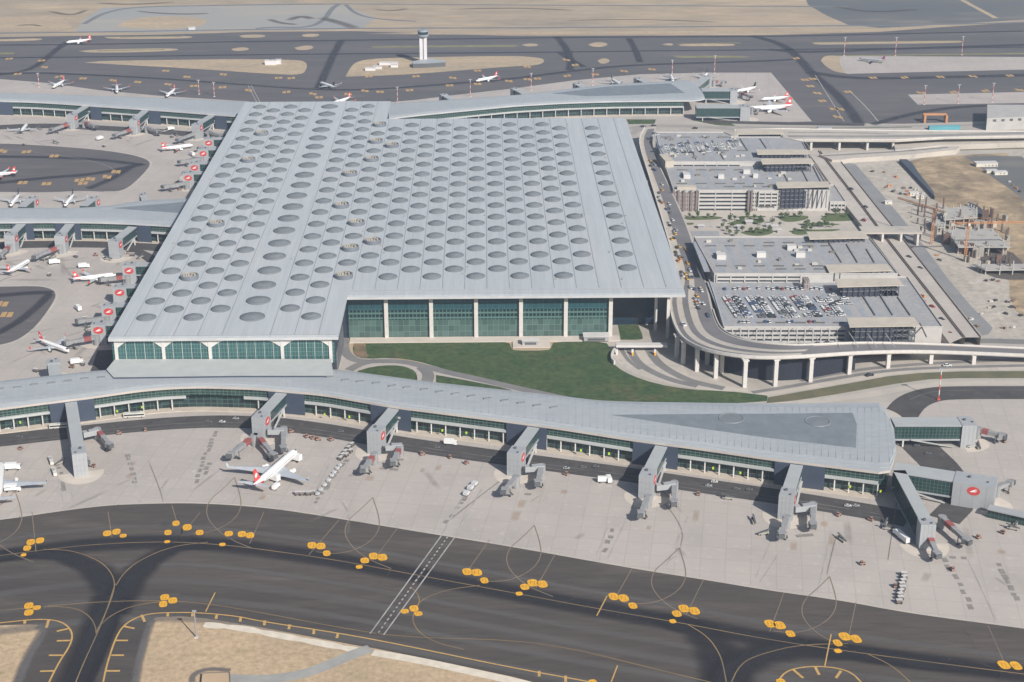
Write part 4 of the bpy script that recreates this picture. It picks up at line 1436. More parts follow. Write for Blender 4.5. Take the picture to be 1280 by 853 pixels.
road([(430, 415), (429, 432), (433, 444), (448, 452.5), (480, 451.5), (505, 452), (530, 458), (560, 466), (600, 474.5), (640, 484), (700, 497), (740, 505)], 8)
road([(436, 463), (450, 455), (470, 451)], 8)
road([(527, 459), (537, 468), (532, 482)], 9)
kb.ribbon(cl([(536, 427), (534, 440), (533, 452)]), 1.6, .09)
struct('access_road', roads, roadl)
a = MB()
q = [(-80, 558), (0, 551), (60, 544), (100, 540), (175, 532), (250, 527), (311, 527.5), (357, 531), (420, 540), (460, 547.5), (503, 555), (570, 564.5), (636, 573.5), (703, 582.5), (790, 594), (853, 604), (960, 619), (1040, 632), (1100, 642), (1135, 650)]
a.ribbon(cl(q), 21, .07)
a.ribbon(cl([(1290, 491), (1187, 491), (1160, 494), (1140, 502), (1128, 515), (1122, 530)]), 24, .07)
a.ribbon(cl([(1122, 530), (1140, 548), (1160, 568), (1175, 582), (1190, 605)]), 26, .075)
a.ribbon(cl([(1190, 600), (1205, 625), (1180, 650)]), 20, .07)
a.ribbon(cl([(-80, 165), (0, 159), (60, 157), (120, 160), (180, 163), (250, 169), (280, 171)]), 22, .07)
a.ribbon(cl([(-80, 311), (0, 307), (60, 305), (110, 305), (160, 306), (215, 311)]), 22, .07)
a.ribbon(cl([(155, 308), (185, 320), (200, 335)]), 12, .075)
a.ribbon(cl([(133, 438), (128, 455), (122, 470)]), 14, .08)
a.ribbon(cl([(880, 152), (930, 153.5), (1000, 155), (1080, 156)]), 14, .07)
struct('apron_road', a, roadm)
a = MB()
a.ribbon(cl([(x, y + 1) for x, y in q[:-1]]), .5, .12)
a.ribbon(cl([(x, y + 5.5) for x, y in q[:-1]]), .35, .12)
a.ribbon(cl([(1290, 488), (1187, 488), (1158, 491), (1137, 500)]), .4, .12)
struct('apron_road_lines', a, M('worn_white_line', (.24, .235, .225), .8, (.09, .09, .09), .06, .4, .6))
a = MB()
a.flat(chaikin(pts([(1098, 512), (1108, 511), (1122, 517), (1130, 524), (1118, 528)]), 1), 0, .11)
a.ribbon(cl([(1290, 479), (1187, 479.5), (1140, 484), (1090, 493), (1040, 500), (960, 507)]), 8, .06)
struct('kerb_island', a, pale)

# lower road right of the lawns, sweeping lanes of the underpass
a = MB()
for L, w in (([(768, 436), (775, 452), (792, 464), (822, 475), (862, 484), (910, 488), (955, 489)], 6),):
    a.ribbon(cl(L), w, .10)
road_r = MB()
L1 = [(770, 432), (778, 446), (800, 460), (832, 473), (870, 482)]
a.flat(pts([(769, 430), (845, 430), (850, 450), (860, 468), (880, 480), (960, 490), (1000, 484), (1060, 473), (1120, 463), (1180, 458), (1290, 454), (1290, 462), (1180, 464), (1110, 469.5), (1035, 483), (960, 495), (910, 489), (862, 484.5), (822, 476), (792, 467), (773, 452)]), 0, .085)
struct('pale_ramp_apron', a, pale)
a = MB()
for L, w in (([(787, 436), (795, 452), (812, 464), (840, 476), (872, 483)], 7), ([(811, 436), (820, 452), (838, 465), (866, 478), (905, 486)], 7.5), ([(776, 436), (785, 451), (800, 462)], 3.5),
             ([(940, 491), (985, 484), (1040, 474), (1100, 464.5), (1160, 460), (1290, 457)], 5), ([(1000, 476), (1050, 466), (1110, 458), (1200, 452.5), (1290, 449)], 5)):
    a.ribbon(cl(L), w, .12)
struct('lower_road_lanes', a, roadl)

# portal frame over the underpass lanes
portal = empty('road_portal', tuple(at(800, 440)), 0, 'white concrete portal beam on posts over the curving lower road by the lawn', 'portal')
mb = MB()
mb.bar(at(770, 430.5, 6), at(834, 430.5, 6), 6, 4.4, 6.2)
part(mb, 'beam', white, portal)
for x in (771, 790.5, 818.5):
    mb = MB()
    p = at(x, 443.5, 0)
    mb.box((p.x, p.y, 0), (1.6, 1.6, 4.4))
    part(mb, 'post', white, portal)
    if x > 780:
        mb = MB()
        mb.box((p.x, p.y - 1.6, 0), (1.3, 1.4, 2.2))
        part(mb, 'yellow_guard', yel, portal)
mb = MB()
q = cl([(771, 437), (765, 444), (764, 452), (768, 456)])
for p0, p1 in zip(q, q[1:]):
    mb.bar(p0, p1, 1.2, 0, 3.4)
part(mb, 'wing_wall', white, portal)
shelter = empty('service_kiosk', tuple(at(745, 424)), 0, 'small white roofed kiosk on the terrace edge beside the lawn', 'kiosk')
for (x, y, w_, d_, lab, o) in ((745, 424, 20, 9, None, shelter), (663, 430, 13, 6, 'small white hut on the paved notch in front of the glass hall', None)):
    o = o or empty('service_kiosk', tuple(at(x, y)), 0, lab, 'kiosk')
    p = at(x, y, 1)
    mb = MB()
    mb.box((p.x, p.y, .9), (w_, d_, 3.6))
    part(mb, 'wall', greyc, o)
    mb = MB()
    mb.box((p.x, p.y, 4.5), (w_ + 1, d_ + 1, .5))
    part(mb, 'roof', white, o)
    mb = MB()
    mb.box((p.x, p.y - d_ / 2 - .05, 1.4), (w_ * .7, .1, 2))
    part(mb, 'shutter', dark_eq, o)

# ------------------------------------------------------------------ elevated departures road
vd = empty('viaduct', tuple(at(900, 460)), 0, 'curved concrete viaduct sweeping from the hall kerb round the garages to the right edge', 'viaduct')
# (outer px, inner px, deck height)
vst = [((806, 160), (820, 158), 18), ((799, 172), (815, 174), 18), ((800, 186), (817, 190), 18.5), ((809, 214), (828, 214), 19), ((818, 243), (842, 243), 19), ((829, 280), (859, 280), 19), ((840, 318), (872, 318), 19), ((848, 345), (881, 345), 19),
       ((836, 372), (888, 372), 19), ((838, 390), (892, 390), 19), ((842, 405), (897, 404), 19.3), ((849, 419), (903, 413), 20), ((862, 430), (918, 421.5), 21), ((887, 440), (945, 428), 22), ((930, 446.5), (975, 431), 23.5), ((969, 447.5), (1000, 432), 23.5),
       ((1013, 445.5), (1030, 430.5), 22), ((1061, 442), (1066, 429), 18.2), ((1110, 440), (1110, 429), 14.5), ((1163.5, 440), (1163.5, 430.5), 11), ((1217, 442), (1217, 433), 9.2), ((1300, 445.5), (1300, 436.5), 8.2)]
O = chaikin([at(*a_, z_) for a_, b_, z_ in vst], 2)
I = chaikin([at(*b_, z_) for a_, b_, z_ in vst], 2)
dk, pr1, pr2 = MB(), MB(), MB()
for k in range(len(O) - 1):
    a0, a1, b0, b1 = O[k], O[k + 1], I[k], I[k + 1]
    dn = Vector((0, 0, 1.6))
    dk.face([a0, a1, b1, b0])
    dk.face([b0 - dn, b1 - dn, a1 - dn, a0 - dn])
    dk.face([a1, a0, a0 - dn, a1 - dn])
    dk.face([b0, b1, b1 - dn, b0 - dn])
# normals up check
f0 = [Vector(dk.v[i]) for i in dk.f[0]]
if (f0[1] - f0[0]).cross(f0[2] - f0[0]).z < 0:
    dk.f = [tuple(reversed(f)) for f in dk.f]
deck = part(dk, 'deck', pale, vd)
mb = MB()
for k in range(len(O) - 1):
    mb.beam(O[k] + Vector((0, 0, .3)), O[k + 1] + Vector((0, 0, .3)), .9, 2.4)
    if k > 36:
        mb.beam(I[k] + Vector((0, 0, .3)), I[k + 1] + Vector((0, 0, .3)), .8, 1.6)
part(mb, 'parapet', colm, vd)
mb = MB()


def across(t0, t1, k0, k1, mb, dz):
    for k in range(k0, k1):
        f = [O[k].lerp(I[k], t0), O[k + 1].lerp(I[k + 1], t0), O[k + 1].lerp(I[k + 1], t1), O[k].lerp(I[k], t1)]
        for q in f:
            q.z += dz
        if (f[1] - f[0]).cross(f[2] - f[0]).z < 0:
            f.reverse()
        mb.face(f)


nO = len(O) - 1
kc = int(nO * 12.2 / 21)       # where the curve begins
ks = int(nO * 7.2 / 21)
ke = int(nO * 15.6 / 21)
across(.34, .93, 2, ks, mb, .12)
across(.07, .17, ks, ke, mb, .12)
across(.31, .45, ks, ke, mb, .12)
across(.62, .95, ks, ke, mb, .12)
across(.14, .86, ke, nO, mb, .12)
part(mb, 'carriageway', M('deck_asphalt', (.175, .17, .175), .85, (.14, .137, .14), .04), vd)
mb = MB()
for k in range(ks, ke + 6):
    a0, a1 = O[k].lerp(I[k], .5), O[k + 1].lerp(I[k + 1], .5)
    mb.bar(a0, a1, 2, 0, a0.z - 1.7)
part(mb, 'added_shade_wall', M('painted_deck_shade', (.014, .018, .030), .9), vd)  # near-black wall added; its colour stands in for shade under the deck
mb = MB()
for p, b_, z_ in (((854, 429), (854, 456), 18), ((871, 436), (871, 465), 18), ((894.5, 443.6), (894.5, 473.6), 18), ((902, 440), (902, 467), 18), ((930.7, 448.6), (930.7, 485), 18.5), ((969, 450), (969, 483.6), 18.5),
                  ((1013, 447), (1013, 478.6), 17), ((1061.5, 443.5), (1061.5, 468.6), 14), ((1110, 442), (1110, 461), 11), ((1163.5, 442), (1163.5, 455.6), 7.5), ((1217, 445), (1217, 456), 5.8),
                  ((884, 0), (884, 457), 17), ((917, 0), (917, 466), 17), ((955, 0), (955, 468), 17), ((1000, 0), (1000, 466), 16), ((1048, 0), (1048, 459), 13), ((846, 0), (846, 448), 17)):
    q = at(*b_)
    z_ = min(range(len(O)), key=lambda i: abs(O[i].x - q.x) + .3 * abs(O[i].y - q.y))
    z_ = O[z_].z - 1.55
    c = MB()
    c.box((q.x, q.y + 1.5, 0), (3.0, 2.6, z_ - 1.0), .15)
    c.box((q.x, q.y + 3.5, z_ - 1.1), (4.6, 6, 1.1), .15)
    part(c, 'pier_column', colm, vd)

# ------------------------------------------------------------------ wide sloping roads on the right
def slab_road(name, lab, L, R_, th=1.2, m=rampc):
    """polygonal carriageway between two surveyed edges, each (x, y, z)"""
    o = empty(name, tuple(at(L[0][0], L[0][1])), 0, lab, 'road ramp')
    A_ = [at(*p) for p in L]
    B_ = [at(*p) for p in R_]
    mb, pp = MB(), MB()
    for k in range(len(A_) - 1):
        f = [A_[k], A_[k + 1], B_[k + 1], B_[k]]
        if (f[1] - f[0]).cross(f[2] - f[0]).z < 0:
            f.reverse()
        mb.face(f)
        for P_ in (A_, B_):
            a, b = P_[k], P_[k + 1]
            mb.face([(a.x, a.y, -.2), (b.x, b.y, -.2), b, a])
            pp.beam(a + Vector((0, 0, .45)), b + Vector((0, 0, .45)), .6, .9)
    part(mb, 'carriageway', m, o)
    part(pp, 'parapet', M('parapet_brown', (.20, .165, .14), .85), o)
    return o


slab_road('ramp_road', 'wide pale concrete ramp road running diagonally along the garages, nearest of the two', [(1009, 190, 2), (1054, 254, 3), (1092, 302, 4), (1136, 361, 5), (1186, 430, 8)],
          [(1023, 189, 2), (1079, 261, 3), (1105, 296, 4), (1149, 352, 5), (1204, 422, 8)])
slab_road('ramp_road', 'wide pale concrete ramp road running diagonally beside the construction site', [(1025, 189, 2.2), (1081, 261, 3.2), (1107, 296, 4.2), (1151, 352, 5.2), (1206, 422, 8)],
          [(1050, 201, 2.2), (1096, 259, 3.2), (1124, 293, 4.2), (1169, 350, 5.2), (1226, 422, 8)])
a = MB()
a.flat(pts([(1053, 203), (1069, 205), (1104, 245), (1140, 288), (1186, 350), (1213, 382), (1241, 410), (1236, 418), (1228, 420), (1171, 350), (1126, 293), (1098, 259)]), 0, .12)
struct('grey_service_road', a, M('grey_service', (.235, .24, .245), .9, (.20, .205, .21), .05, c3=(.30, .29, .28), scale3=.1))
mb = MB()
mb.ribbon(cl([(1196, 428), (1230, 426), (1290, 428)]), 10, .14)
struct('site_road', mb, roadl)
# footbridge over the ramps
fb = empty('road_bridge', tuple(at(1110, 300)), 0, 'pale straight bridge crossing over both diagonal ramp roads', 'bridge')
mb = MB()
mb.bar(at(1076, 287, 13), at(1150, 287, 13), 20, 11.6, 13)
part(mb, 'deck', pale, fb)
for x in (1102, 1125, 1146):
    mb = MB()
    p = at(x, 291, 11)
    mb.box((p.x, p.y, 0), (2, 12, 11.6))
    part(mb, 'pier_wall', colm, fb)

# far viaducts behind the garages
fv = empty('viaduct', tuple(at(1040, 180)), 0, 'straight pale viaduct on short piers behind the garages', 'viaduct')
mb = MB()
mb.prism(pts([(918, 163), (980, 161.5), (1130, 164), (1290, 165), (1290, 171), (1180, 172.5), (1120, 176), (980, 175.5), (978, 168.5), (918, 169)], 12), 10.2, 12, 0, 0, True)
part(mb, 'deck', pale, fv)
mb = MB()
for L in ([(918, 163), (980, 161.5), (1130, 164), (1290, 165)], [(980, 175.5), (1120, 175.5), (1180, 172.5), (1290, 170.5)]):
    q = pts(L, 12)
    for p0, p1 in zip(q, q[1:]):
        mb.beam(p0 + Vector((0, 0, .5)), p1 + Vector((0, 0, .5)), .7, 1.4)
part(mb, 'parapet', colm, fv)
mb = MB()
mb.ribbon(cl([(985, 170.5), (1120, 171), (1290, 166)], 12.08), 9, 12.1)
mb.ribbon(cl([(985, 165.5), (1050, 166), (1110, 167)], 12.08), 4, 12.1)
part(mb, 'carriageway', M('deck_asphalt_worn', (.27, .26, .25), .85), fv)
for x in (985, 1013.7, 1049, 1084, 1116):
    mb = MB()
    p = at(x, 188, 0)
    mb.box((p.x, p.y + 2, 0), (2.4, 5, 10.2))
    part(mb, 'pier_column', colm, fv)
    mb = MB()
    mb.box((p.x, p.y + 26, 0), (2.4, 5, 10.2))
    part(mb, 'pier_column', colm, fv)
mb = MB()
mb.prism(pts([(1117, 176.5), (1180, 173.5), (1290, 171.5), (1290, 178), (1180, 181.5), (1119, 188)], 6), 0, 6, 0, 0)
part(mb, 'abutment', pale, fv)
fv2 = empty('retaining_wall', tuple(at(1060, 200)), 0, 'long low pale ramp wall between the far viaduct and the construction site', 'wall')
mb = MB()
mb.prism(pts([(1024, 193), (1060, 190), (1120, 187), (1180, 183), (1200, 183.5), (1195, 187.5), (1130, 194), (1064, 198), (1052, 200), (1040, 200)], 5), 0, 5, 0, 0)
part(mb, 'wall_body', pale, fv2)
mb = MB()
mb.ribbon(cl([(1030, 195), (1062, 193), (1120, 190), (1185, 184.5)], 5), 4, 5.08)
part(mb, 'carriageway', roadl, fv2)
a = MB()
a.ribbon(cl([(788, 162), (800, 158), (840, 157), (900, 160), (925, 163)]), 12, .12)
a.ribbon(cl([(790, 168), (797, 163), (812, 160)]), 9, .13)
a.ribbon(cl([(900, 158), (960, 160), (1100, 158.5), (1290, 155)]), 8, .12)
a.ribbon(cl([(1180, 160), (1230, 168), (1290, 172)]), 14, .12)
struct('back_road', a, M('back_road', (.33, .305, .28), .9, (.28, .26, .24), .05))

# ------------------------------------------------------------------ parking garages
beige = M('canopy_beige', (.50, .45, .37), .8, (.43, .39, .33), .1)
gfac = M('garage_band', (.48, .465, .44), .75, (.43, .415, .395), .2)
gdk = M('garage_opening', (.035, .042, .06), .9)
louv = facade('louvre_screen', (.16, .13, .125), (.30, .26, .25), 2.2, 4.2, .35, .22, .7, .6, .5)
seamg = M('deck_joint', (.16, .15, .145), .8)


def garage(lab, roof_px, z, front, levels, bays=8, m=greyc, frame=True):
    """front = (px x0, x1, y, z_bottom): open levels between pale bands"""
    pr_ = pts(roof_px, z)
    c = sum(pr_, Vector()) / len(pr_)
    o = empty('parking_garage', (c.x, c.y, 0), 0, lab, 'parking garage')
    mb = MB()
    mb.prism(pr_, 0, z, 0, 1)
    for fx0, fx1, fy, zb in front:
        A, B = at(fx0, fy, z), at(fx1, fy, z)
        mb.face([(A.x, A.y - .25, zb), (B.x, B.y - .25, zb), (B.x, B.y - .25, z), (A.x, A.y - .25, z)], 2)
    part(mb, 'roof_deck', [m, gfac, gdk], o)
    mb = MB()
    for p0, p1 in zip(pr_, pr_[1:] + pr_[:1]):
        mb.beam(p0 + Vector((0, 0, .4)), p1 + Vector((0, 0, .4)), .5, 1.1)
    part(mb, 'parapet', gfac, o)
    for fx0, fx1, fy, zb in front:
        A, B = at(fx0, fy, z), at(fx1, fy, z)
        n_ = max(1, int(round((z - zb) / 3.9)))
        h = (z - zb) / n_
        mb = MB()
        for k in range(n_):
            mb.bar(A + Vector((0, -.5, 0)), B + Vector((0, -.5, 0)), .8, z - k * h - h * .52, z - k * h + (.7 if k == 0 else 0))
        if frame:
            for k in range(bays + 1):
                p = A.lerp(B, k / bays)
                mb.box((p.x, p.y - .95, zb), (.9, .5, z - zb))
        part(mb, 'front_bands', gfac, o)
    return o


G1 = garage('northern parking garage, upper deck block with a few cars beside the back road', [(836, 203), (1016, 203), (1003, 178), (975, 172), (918, 172), (905, 166), (820, 166), (824, 184)], 25, [(838, 925, 203, 20)], 1, 6)
G2 = garage('northern parking garage, lower deck block with the striped open front facing the garden', [(842, 238.5), (1037, 238.5), (1018, 205), (836, 205), (833, 212)], 21, [(874, 936, 238.5, .6), (941, 948, 238.5, .6), (949, 972, 239.5, 6)], 1, 3)
G3 = garage('southern parking garage, empty upper deck block beside the garden', [(893, 343), (1122, 343), (1086, 297), (868, 297), (876, 312)], 28, [(896, 1001, 343, 21.5)], 1, 6)
G4 = garage('southern parking garage, lower deck crowded with parked cars behind the viaduct', [(905, 409.5), (1178, 409.5), (1134, 347), (885, 347), (893, 370)], 20.5, [(905.5, 1057, 409.5, 2)], 1, 15)
for x in (842, 848, 855, 864, 871, 936, 940):
    mb = MB()
    p = at(x, 239, 21)
    mb.box((p.x, p.y - 1.2, 0), (2.0, 2.0, 22))
    part(mb, 'louvre_tower', M('louvre_brown', (.20, .165, .16), .8, (.15, .125, .12), .3), G2)
mb = MB()
A, B = at(843, 239, 21), at(872, 239, 21)
mb.bar(A + Vector((0, -.5, 0)), B + Vector((0, -.5, 0)), 1, 0, 19.5)
part(mb, 'louvre_screen', louv, G2)
mb = MB()
A, B = at(846, 236.5, 21), at(870, 236.5, 21)
mb.bar(A, B, 7, 21, 24)
part(mb, 'stair_roof', beige, G2)
mb = MB()
A, B = at(1004, 350, 28), at(1011, 350, 28)
mb.bar(A, B, 9, 0, 29)
part(mb, 'louvre_tower', louv, G3)
mb = MB()
A, B = at(829, 196, 25), at(837, 205, 25)
mb.bar(A, B, 9, 0, 28)
part(mb, 'stair_tower', beige, G1)
for o, z, lst in ((G2, 21, [((1000, 208), (1010, 228)), ((1016, 208), (1026, 228)), ((975, 208), (985, 228))]),
                  (G1, 25, [((950, 174), (958, 186)), ((925, 174), (934, 188)), ((890, 176), (905, 200)), ((860, 176), (870, 200))]),
                  (G3, 28, [((1036, 304), (1052, 329)), ((1058, 306), (1072, 329)), ((1083, 312), (1093, 329))]),
                  (G4, 20.5, [((1075, 365), (1094, 395)), ((1097, 365), (1116, 395)), ((1122, 372), (1138, 395)), ((1150, 405), (1158, 422))])):
    mb = MB()
    for p, q in lst:
        mb.beam(at(*p, z) + Vector((0, 0, .4)), at(*q, z) + Vector((0, 0, .4)), .8, .9)
    part(mb, 'ramp_walls', seamg, o)
G5 = garage('low pale garage end with small openings below the northern ramp block', [(1037, 253), (1057, 253), (1043, 232), (1037, 232)], 9, [(1038, 1056.5, 253, .5)], 1, 4)
# roof markings, expansion strips and dark planter rows
for o, z, rows in ((G2, 21, [(846, 950, 213), (846, 960, 230), (905, 985, 234)]), (G1, 25, [(826, 930, 172), (850, 980, 189)]), (G3, 28, [(882, 1040, 308), (895, 1040, 333), (955, 1050, 304), (970, 1060, 337)]), (G4, 20.5, [(922, 1060, 404), (905, 1040, 353)])):
    mb = MB()
    for xa, xb, y in rows:
        x = xa
        while x < xb - 10:
            A, B = at(x, y, z), at(x + 13, y, z)
            mb.bar(A, B, 1.5, z, z + .7)
            x += 24
    part(mb, 'planter_rows', M('planter_grey', (.12, .115, .105), .85), o)
    mb = MB()
    for xa, xb, y in rows[:1]:
        for k in range(9):
            A = at(xa + k * 22, y, z)
            mb.bar(A, A + Vector((1, -62 if z > 21 else -52, 0)), .5, z, z + .06)
    part(mb, 'bay_lines', M('bay_line', (.40, .40, .40), .8), o)
for o, z, lst in ((G2, 21, [(858, 222, 7, 10, 1), (901, 223, 6, 5, 0), (933, 217, 7, 5, 0), (944, 222, 5, 5, 0)]), (G3, 28, [(901, 323, 8, 8, 1), (951, 321, 8, 6, 0), (989, 312, 8, 6, 0), (1000, 321, 8, 6, 0)])):
    for x, y, w_, d_, tall in lst:
        p = at(x, y, z)
        mb = MB()
        mb.box((p.x, p.y, z), (w_, d_, 4.2), 0, 0, 0)
        mb.box((p.x - w_ / 2 - .1, p.y, z + .3), (.2, d_ * .7, 3), 0, 1, 1)  # dark panel paints the shaded left side of the hut
        if tall:
            mb.box((p.x - 1, p.y + d_ * .9, z), (w_ * .5, d_, 3), 0, 0, 0)
        part(mb, 'rooftop_hut', [white, dark_eq], o)

for o, z, xs_, ya, yb in ((G2, 21, range(856, 990, 17), 211, 236), (G1, 25, range(832, 990, 13), 171, 200), (G3, 28, range(884, 1060, 20), 302, 340), (G4, 20.5, range(908, 1130, 18), 352, 406)):
    for x in xs_:
        mb = MB()
        A = at(x, yb, z)
        B = at(x, ya, z)
        mb.bar(A, (A.x, B.y, z), 5.0, z, z + .05)
        part(mb, 'painted_aisle', M('aisle_blue_grey', (.27, .295, .33), .85, (.33, .34, .355), .08, grain=.15, gscale=.4), o)
hr = random.Random(77)
for o, z, n_, xa, xb, ya, yb in ((G1, 25, 26, 832, 930, 170, 198), (G2, 21, 12, 850, 1000, 210, 234), (G3, 28, 12, 885, 1050, 302, 338)):
    for k in range(n_):
        p = at(hr.uniform(xa, xb), hr.uniform(ya, yb), z)
        mb = MB()
        mb.box((p.x, p.y, z), (hr.uniform(2, 5), hr.uniform(2, 4), hr.uniform(1, 2.6)), 0, 0)
        part(mb, 'roof_plant', [M('plant_beige', (.52, .49, .43), .8), gfac, M('plant_brown', (.20, .18, .15), .8)][k % 3], o)
# ramp canopies
cano = [([(920, 161.5), (978, 161.5), (980, 167.5), (921, 168)], 25, 12, 'back edge of the northern garage'),
        ([(944.6, 187), (1008, 187), (1012, 192.5), (947, 193)], 30, 22, 'upper of the middle pair on the northern garage'),
        ([(950, 198), (1013, 198), (1018, 204), (953, 205)], 30, 16, 'lower of the middle pair on the northern garage'),
        ([(969, 227.5), (1035.5, 227), (1038.5, 233.5), (972, 235)], 25, 3, 'tall stair block at the front of the northern garage'),
        ([(1008, 289.6), (1080, 289), (1086, 297.5), (1012, 299)], 32, 18, 'back of the southern garage beside the bridge'),
        ([(1031.5, 331), (1109, 330.4), (1115.5, 338.3), (1036.5, 340.5)], 30, 22, 'upper of the middle pair on the southern garage'),
        ([(1043, 348.7), (1123, 348), (1129.5, 356.6), (1047, 358.8)], 30, 20, 'lower of the middle pair on the southern garage'),
        ([(1058.4, 397), (1142, 396.5), (1150.5, 407.3), (1062, 408.7)], 27, 3, 'front corner of the southern garage above the viaduct')]
for L, z, z0, txt in cano:
    q = pts(L, z)
    c = sum(q, Vector()) / 4
    o = empty('ramp_canopy', (c.x, c.y, z0), 0, 'beige ramp roof, ' + txt, 'ramp canopy', 'beige ramp roofs on the garages')
    mb = MB()
    mb.prism(q, z - .7, z, 0, 0, True)
    part(mb, 'roof', beige, o)
    n_ = max(1, int((z - z0) / 4.2))
    mb = MB()
    for k in range(n_):
        zz = z0 + (z - z0) * k / n_
        s_ = [c + (p - c) * .9 for p in q]
        mb.prism(s_, zz, zz + .5, 0, 0, True)
    part(mb, 'ramp_floors', M('ramp_floor', (.20, .20, .205), .8), o)
    mb = MB()
    s_ = [c + (p - c) * .86 for p in q]
    s_[0], s_[3] = s_[0].lerp(s_[1], .02), s_[3].lerp(s_[2], .02)
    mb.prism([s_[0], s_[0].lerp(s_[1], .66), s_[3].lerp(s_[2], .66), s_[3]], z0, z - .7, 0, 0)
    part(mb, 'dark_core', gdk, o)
    for k in range(11):
        for side in (0, 1):
            mb = MB()
            p = (s_[3].lerp(s_[2], k / 10) if side else s_[0].lerp(s_[1], k / 10))
            mb.box((p.x, p.y - (1.5 if side else -1.5), z0), (.55, .55, z - z0 - .6))
            part(mb, 'steel_post', M('blue_black_steel', (.05, .06, .09), .7), o)
    mb = MB()
    for k in range(6, 10):
        p, p2 = s_[3].lerp(s_[2], k / 10), s_[3].lerp(s_[2], (k + 1) / 10)
        mb.beam(Vector((p.x, p.y - 1.5, z0)), Vector((p2.x, p2.y - 1.5, z - 1)), .4, .4)
    part(mb, 'steel_bracing', M('blue_black_steel', (.05, .06, .09), .7), o)

# garden between the garages
a = MB()
a.flat(pts([(845, 265), (1062, 258), (1090, 290), (1085, 302), (870, 302), (858, 290)]), 0, .10)
struct('garden_paving', a, pale)
a = MB()
for L in ([(854, 272), (880, 270), (905, 271.5), (900, 274.5), (870, 275.5), (857, 275)], [(855, 279), (868, 278.5), (866, 281.5), (857, 281.5)],
          [(908, 280), (925, 274), (950, 273), (957, 278), (940, 281), (915, 281.5)], [(925, 291), (945, 286.5), (965, 286), (968, 292), (950, 295.5), (935, 294.5)],
          [(972, 271), (990, 269.5), (1014, 270), (1005, 276), (985, 278.5), (974, 275)], [(1000, 281), (1015, 278), (1053, 280.5), (1045, 282), (1010, 282.5)],
          [(989, 290), (998, 286.5), (1020, 287.5), (1050, 286.5), (1050, 288.5), (1020, 291), (1002, 294.5), (990, 293)], [(1025, 274), (1035, 267), (1065, 266.5), (1071, 276), (1050, 277), (1030, 277)],
          [(925, 270.5), (958, 270), (957, 272.5), (928, 272.5)]):
    a.flat(chaikin(pts(L + [L[0]]), 2)[:-1], 0, .16)
struct('garden_lawn', a, M('garden_green', (.075, .11, .035), .95, (.10, .125, .05), .1))
kx = [(876, 285.5, 7), (936, 280, 8), (925, 286, 7), (968, 286, 7), (974, 291, 5), (960, 284, 5)]
for k, (x, y, s_) in enumerate(kx):
    p = at(x, y)
    o = empty('garden_pavilion', (p.x, p.y, 0), 0, ['white pavilion beside the road end of the garden', 'tallest white pavilion in the middle garden bed', 'white pavilion left of the middle green bed', 'white pavilion at the right end of the middle bed',
                                                   'small white pavilion lowest on the right of the middle bed', 'small white pavilion between two green beds'][k], 'pavilion')
    mb = MB()
    mb.box((p.x, p.y, .1), (s_ * .8, s_ * .6, 3), 0, 0)
    part(mb, 'wall', greyc, o)
    mb = MB()
    mb.box((p.x, p.y, 3.1), (s_, s_ * .8, .4), 0, 0)
    part(mb, 'roof', white, o)
o = empty('bus_shelter', tuple(at(880, 300)), 0, 'long low grey shelter roof at the kerb end of the garden', 'shelter')
mb = MB()
mb.prism(pts([(863, 289), (898, 289), (900, 295), (866, 295.5)], 19), 18.4, 19, 0, 0, True)
part(mb, 'roof', greyc, o)
for k in range(6):
    mb = MB()
    p = at(868 + k * 6, 295, 19)
    mb.box((p.x, p.y, 0), (.8, .8, 18.4))
    part(mb, 'post', dark_eq, o)

# trees and shrubs: trunk, limbs and a crown of many small leaves
leafA = M('leaf_green', (.05, .09, .032), .9, (.09, .13, .05), .6)
bark = M('bark', (.10, .075, .055), .9)


def make_tree(h, rr, seed, dens=150):
    rn = random.Random(seed)
    o = empty('garden_tree', (0, 0, 0))
    tb = MB()
    tb.tube((0, 0, 0), (0, 0, h * .45), .22, .13, 7)
    for k in range(5):
        an = k * 1.3 + rn.random()
        tb.tube((0, 0, h * .35), (math.cos(an) * rr * .6, math.sin(an) * rr * .6, h * .7), .09, .04, 5)
    tb.build('trunk', bark, o)
    cb_ = MB()
    cl_ = [(rn.uniform(-.5, .5) * rr, rn.uniform(-.5, .5) * rr, h * rn.uniform(.5, .88), rr * rn.uniform(.35, .6)) for _ in range(8)]
    for k in range(dens):
        cx, cy, cz, cr = rn.choice(cl_)
        u = Vector((rn.gauss(0, 1), rn.gauss(0, 1), rn.gauss(0, 1))).normalized() * cr * rn.uniform(.5, 1)
        c = Vector((cx, cy, cz)) + u
        s_ = rr * rn.uniform(.10, .2)
        t1 = Vector((rn.gauss(0, 1), rn.gauss(0, 1), rn.gauss(0, 1))).normalized()
        t2 = t1.cross(Vector((rn.gauss(0, 1), rn.gauss(0, 1), 1))).normalized()
        cb_.face([c - t1 * s_, c - t2 * s_, c + t1 * s_, c + t2 * s_])
    cb_.build('crown', leafA, o)
    return o


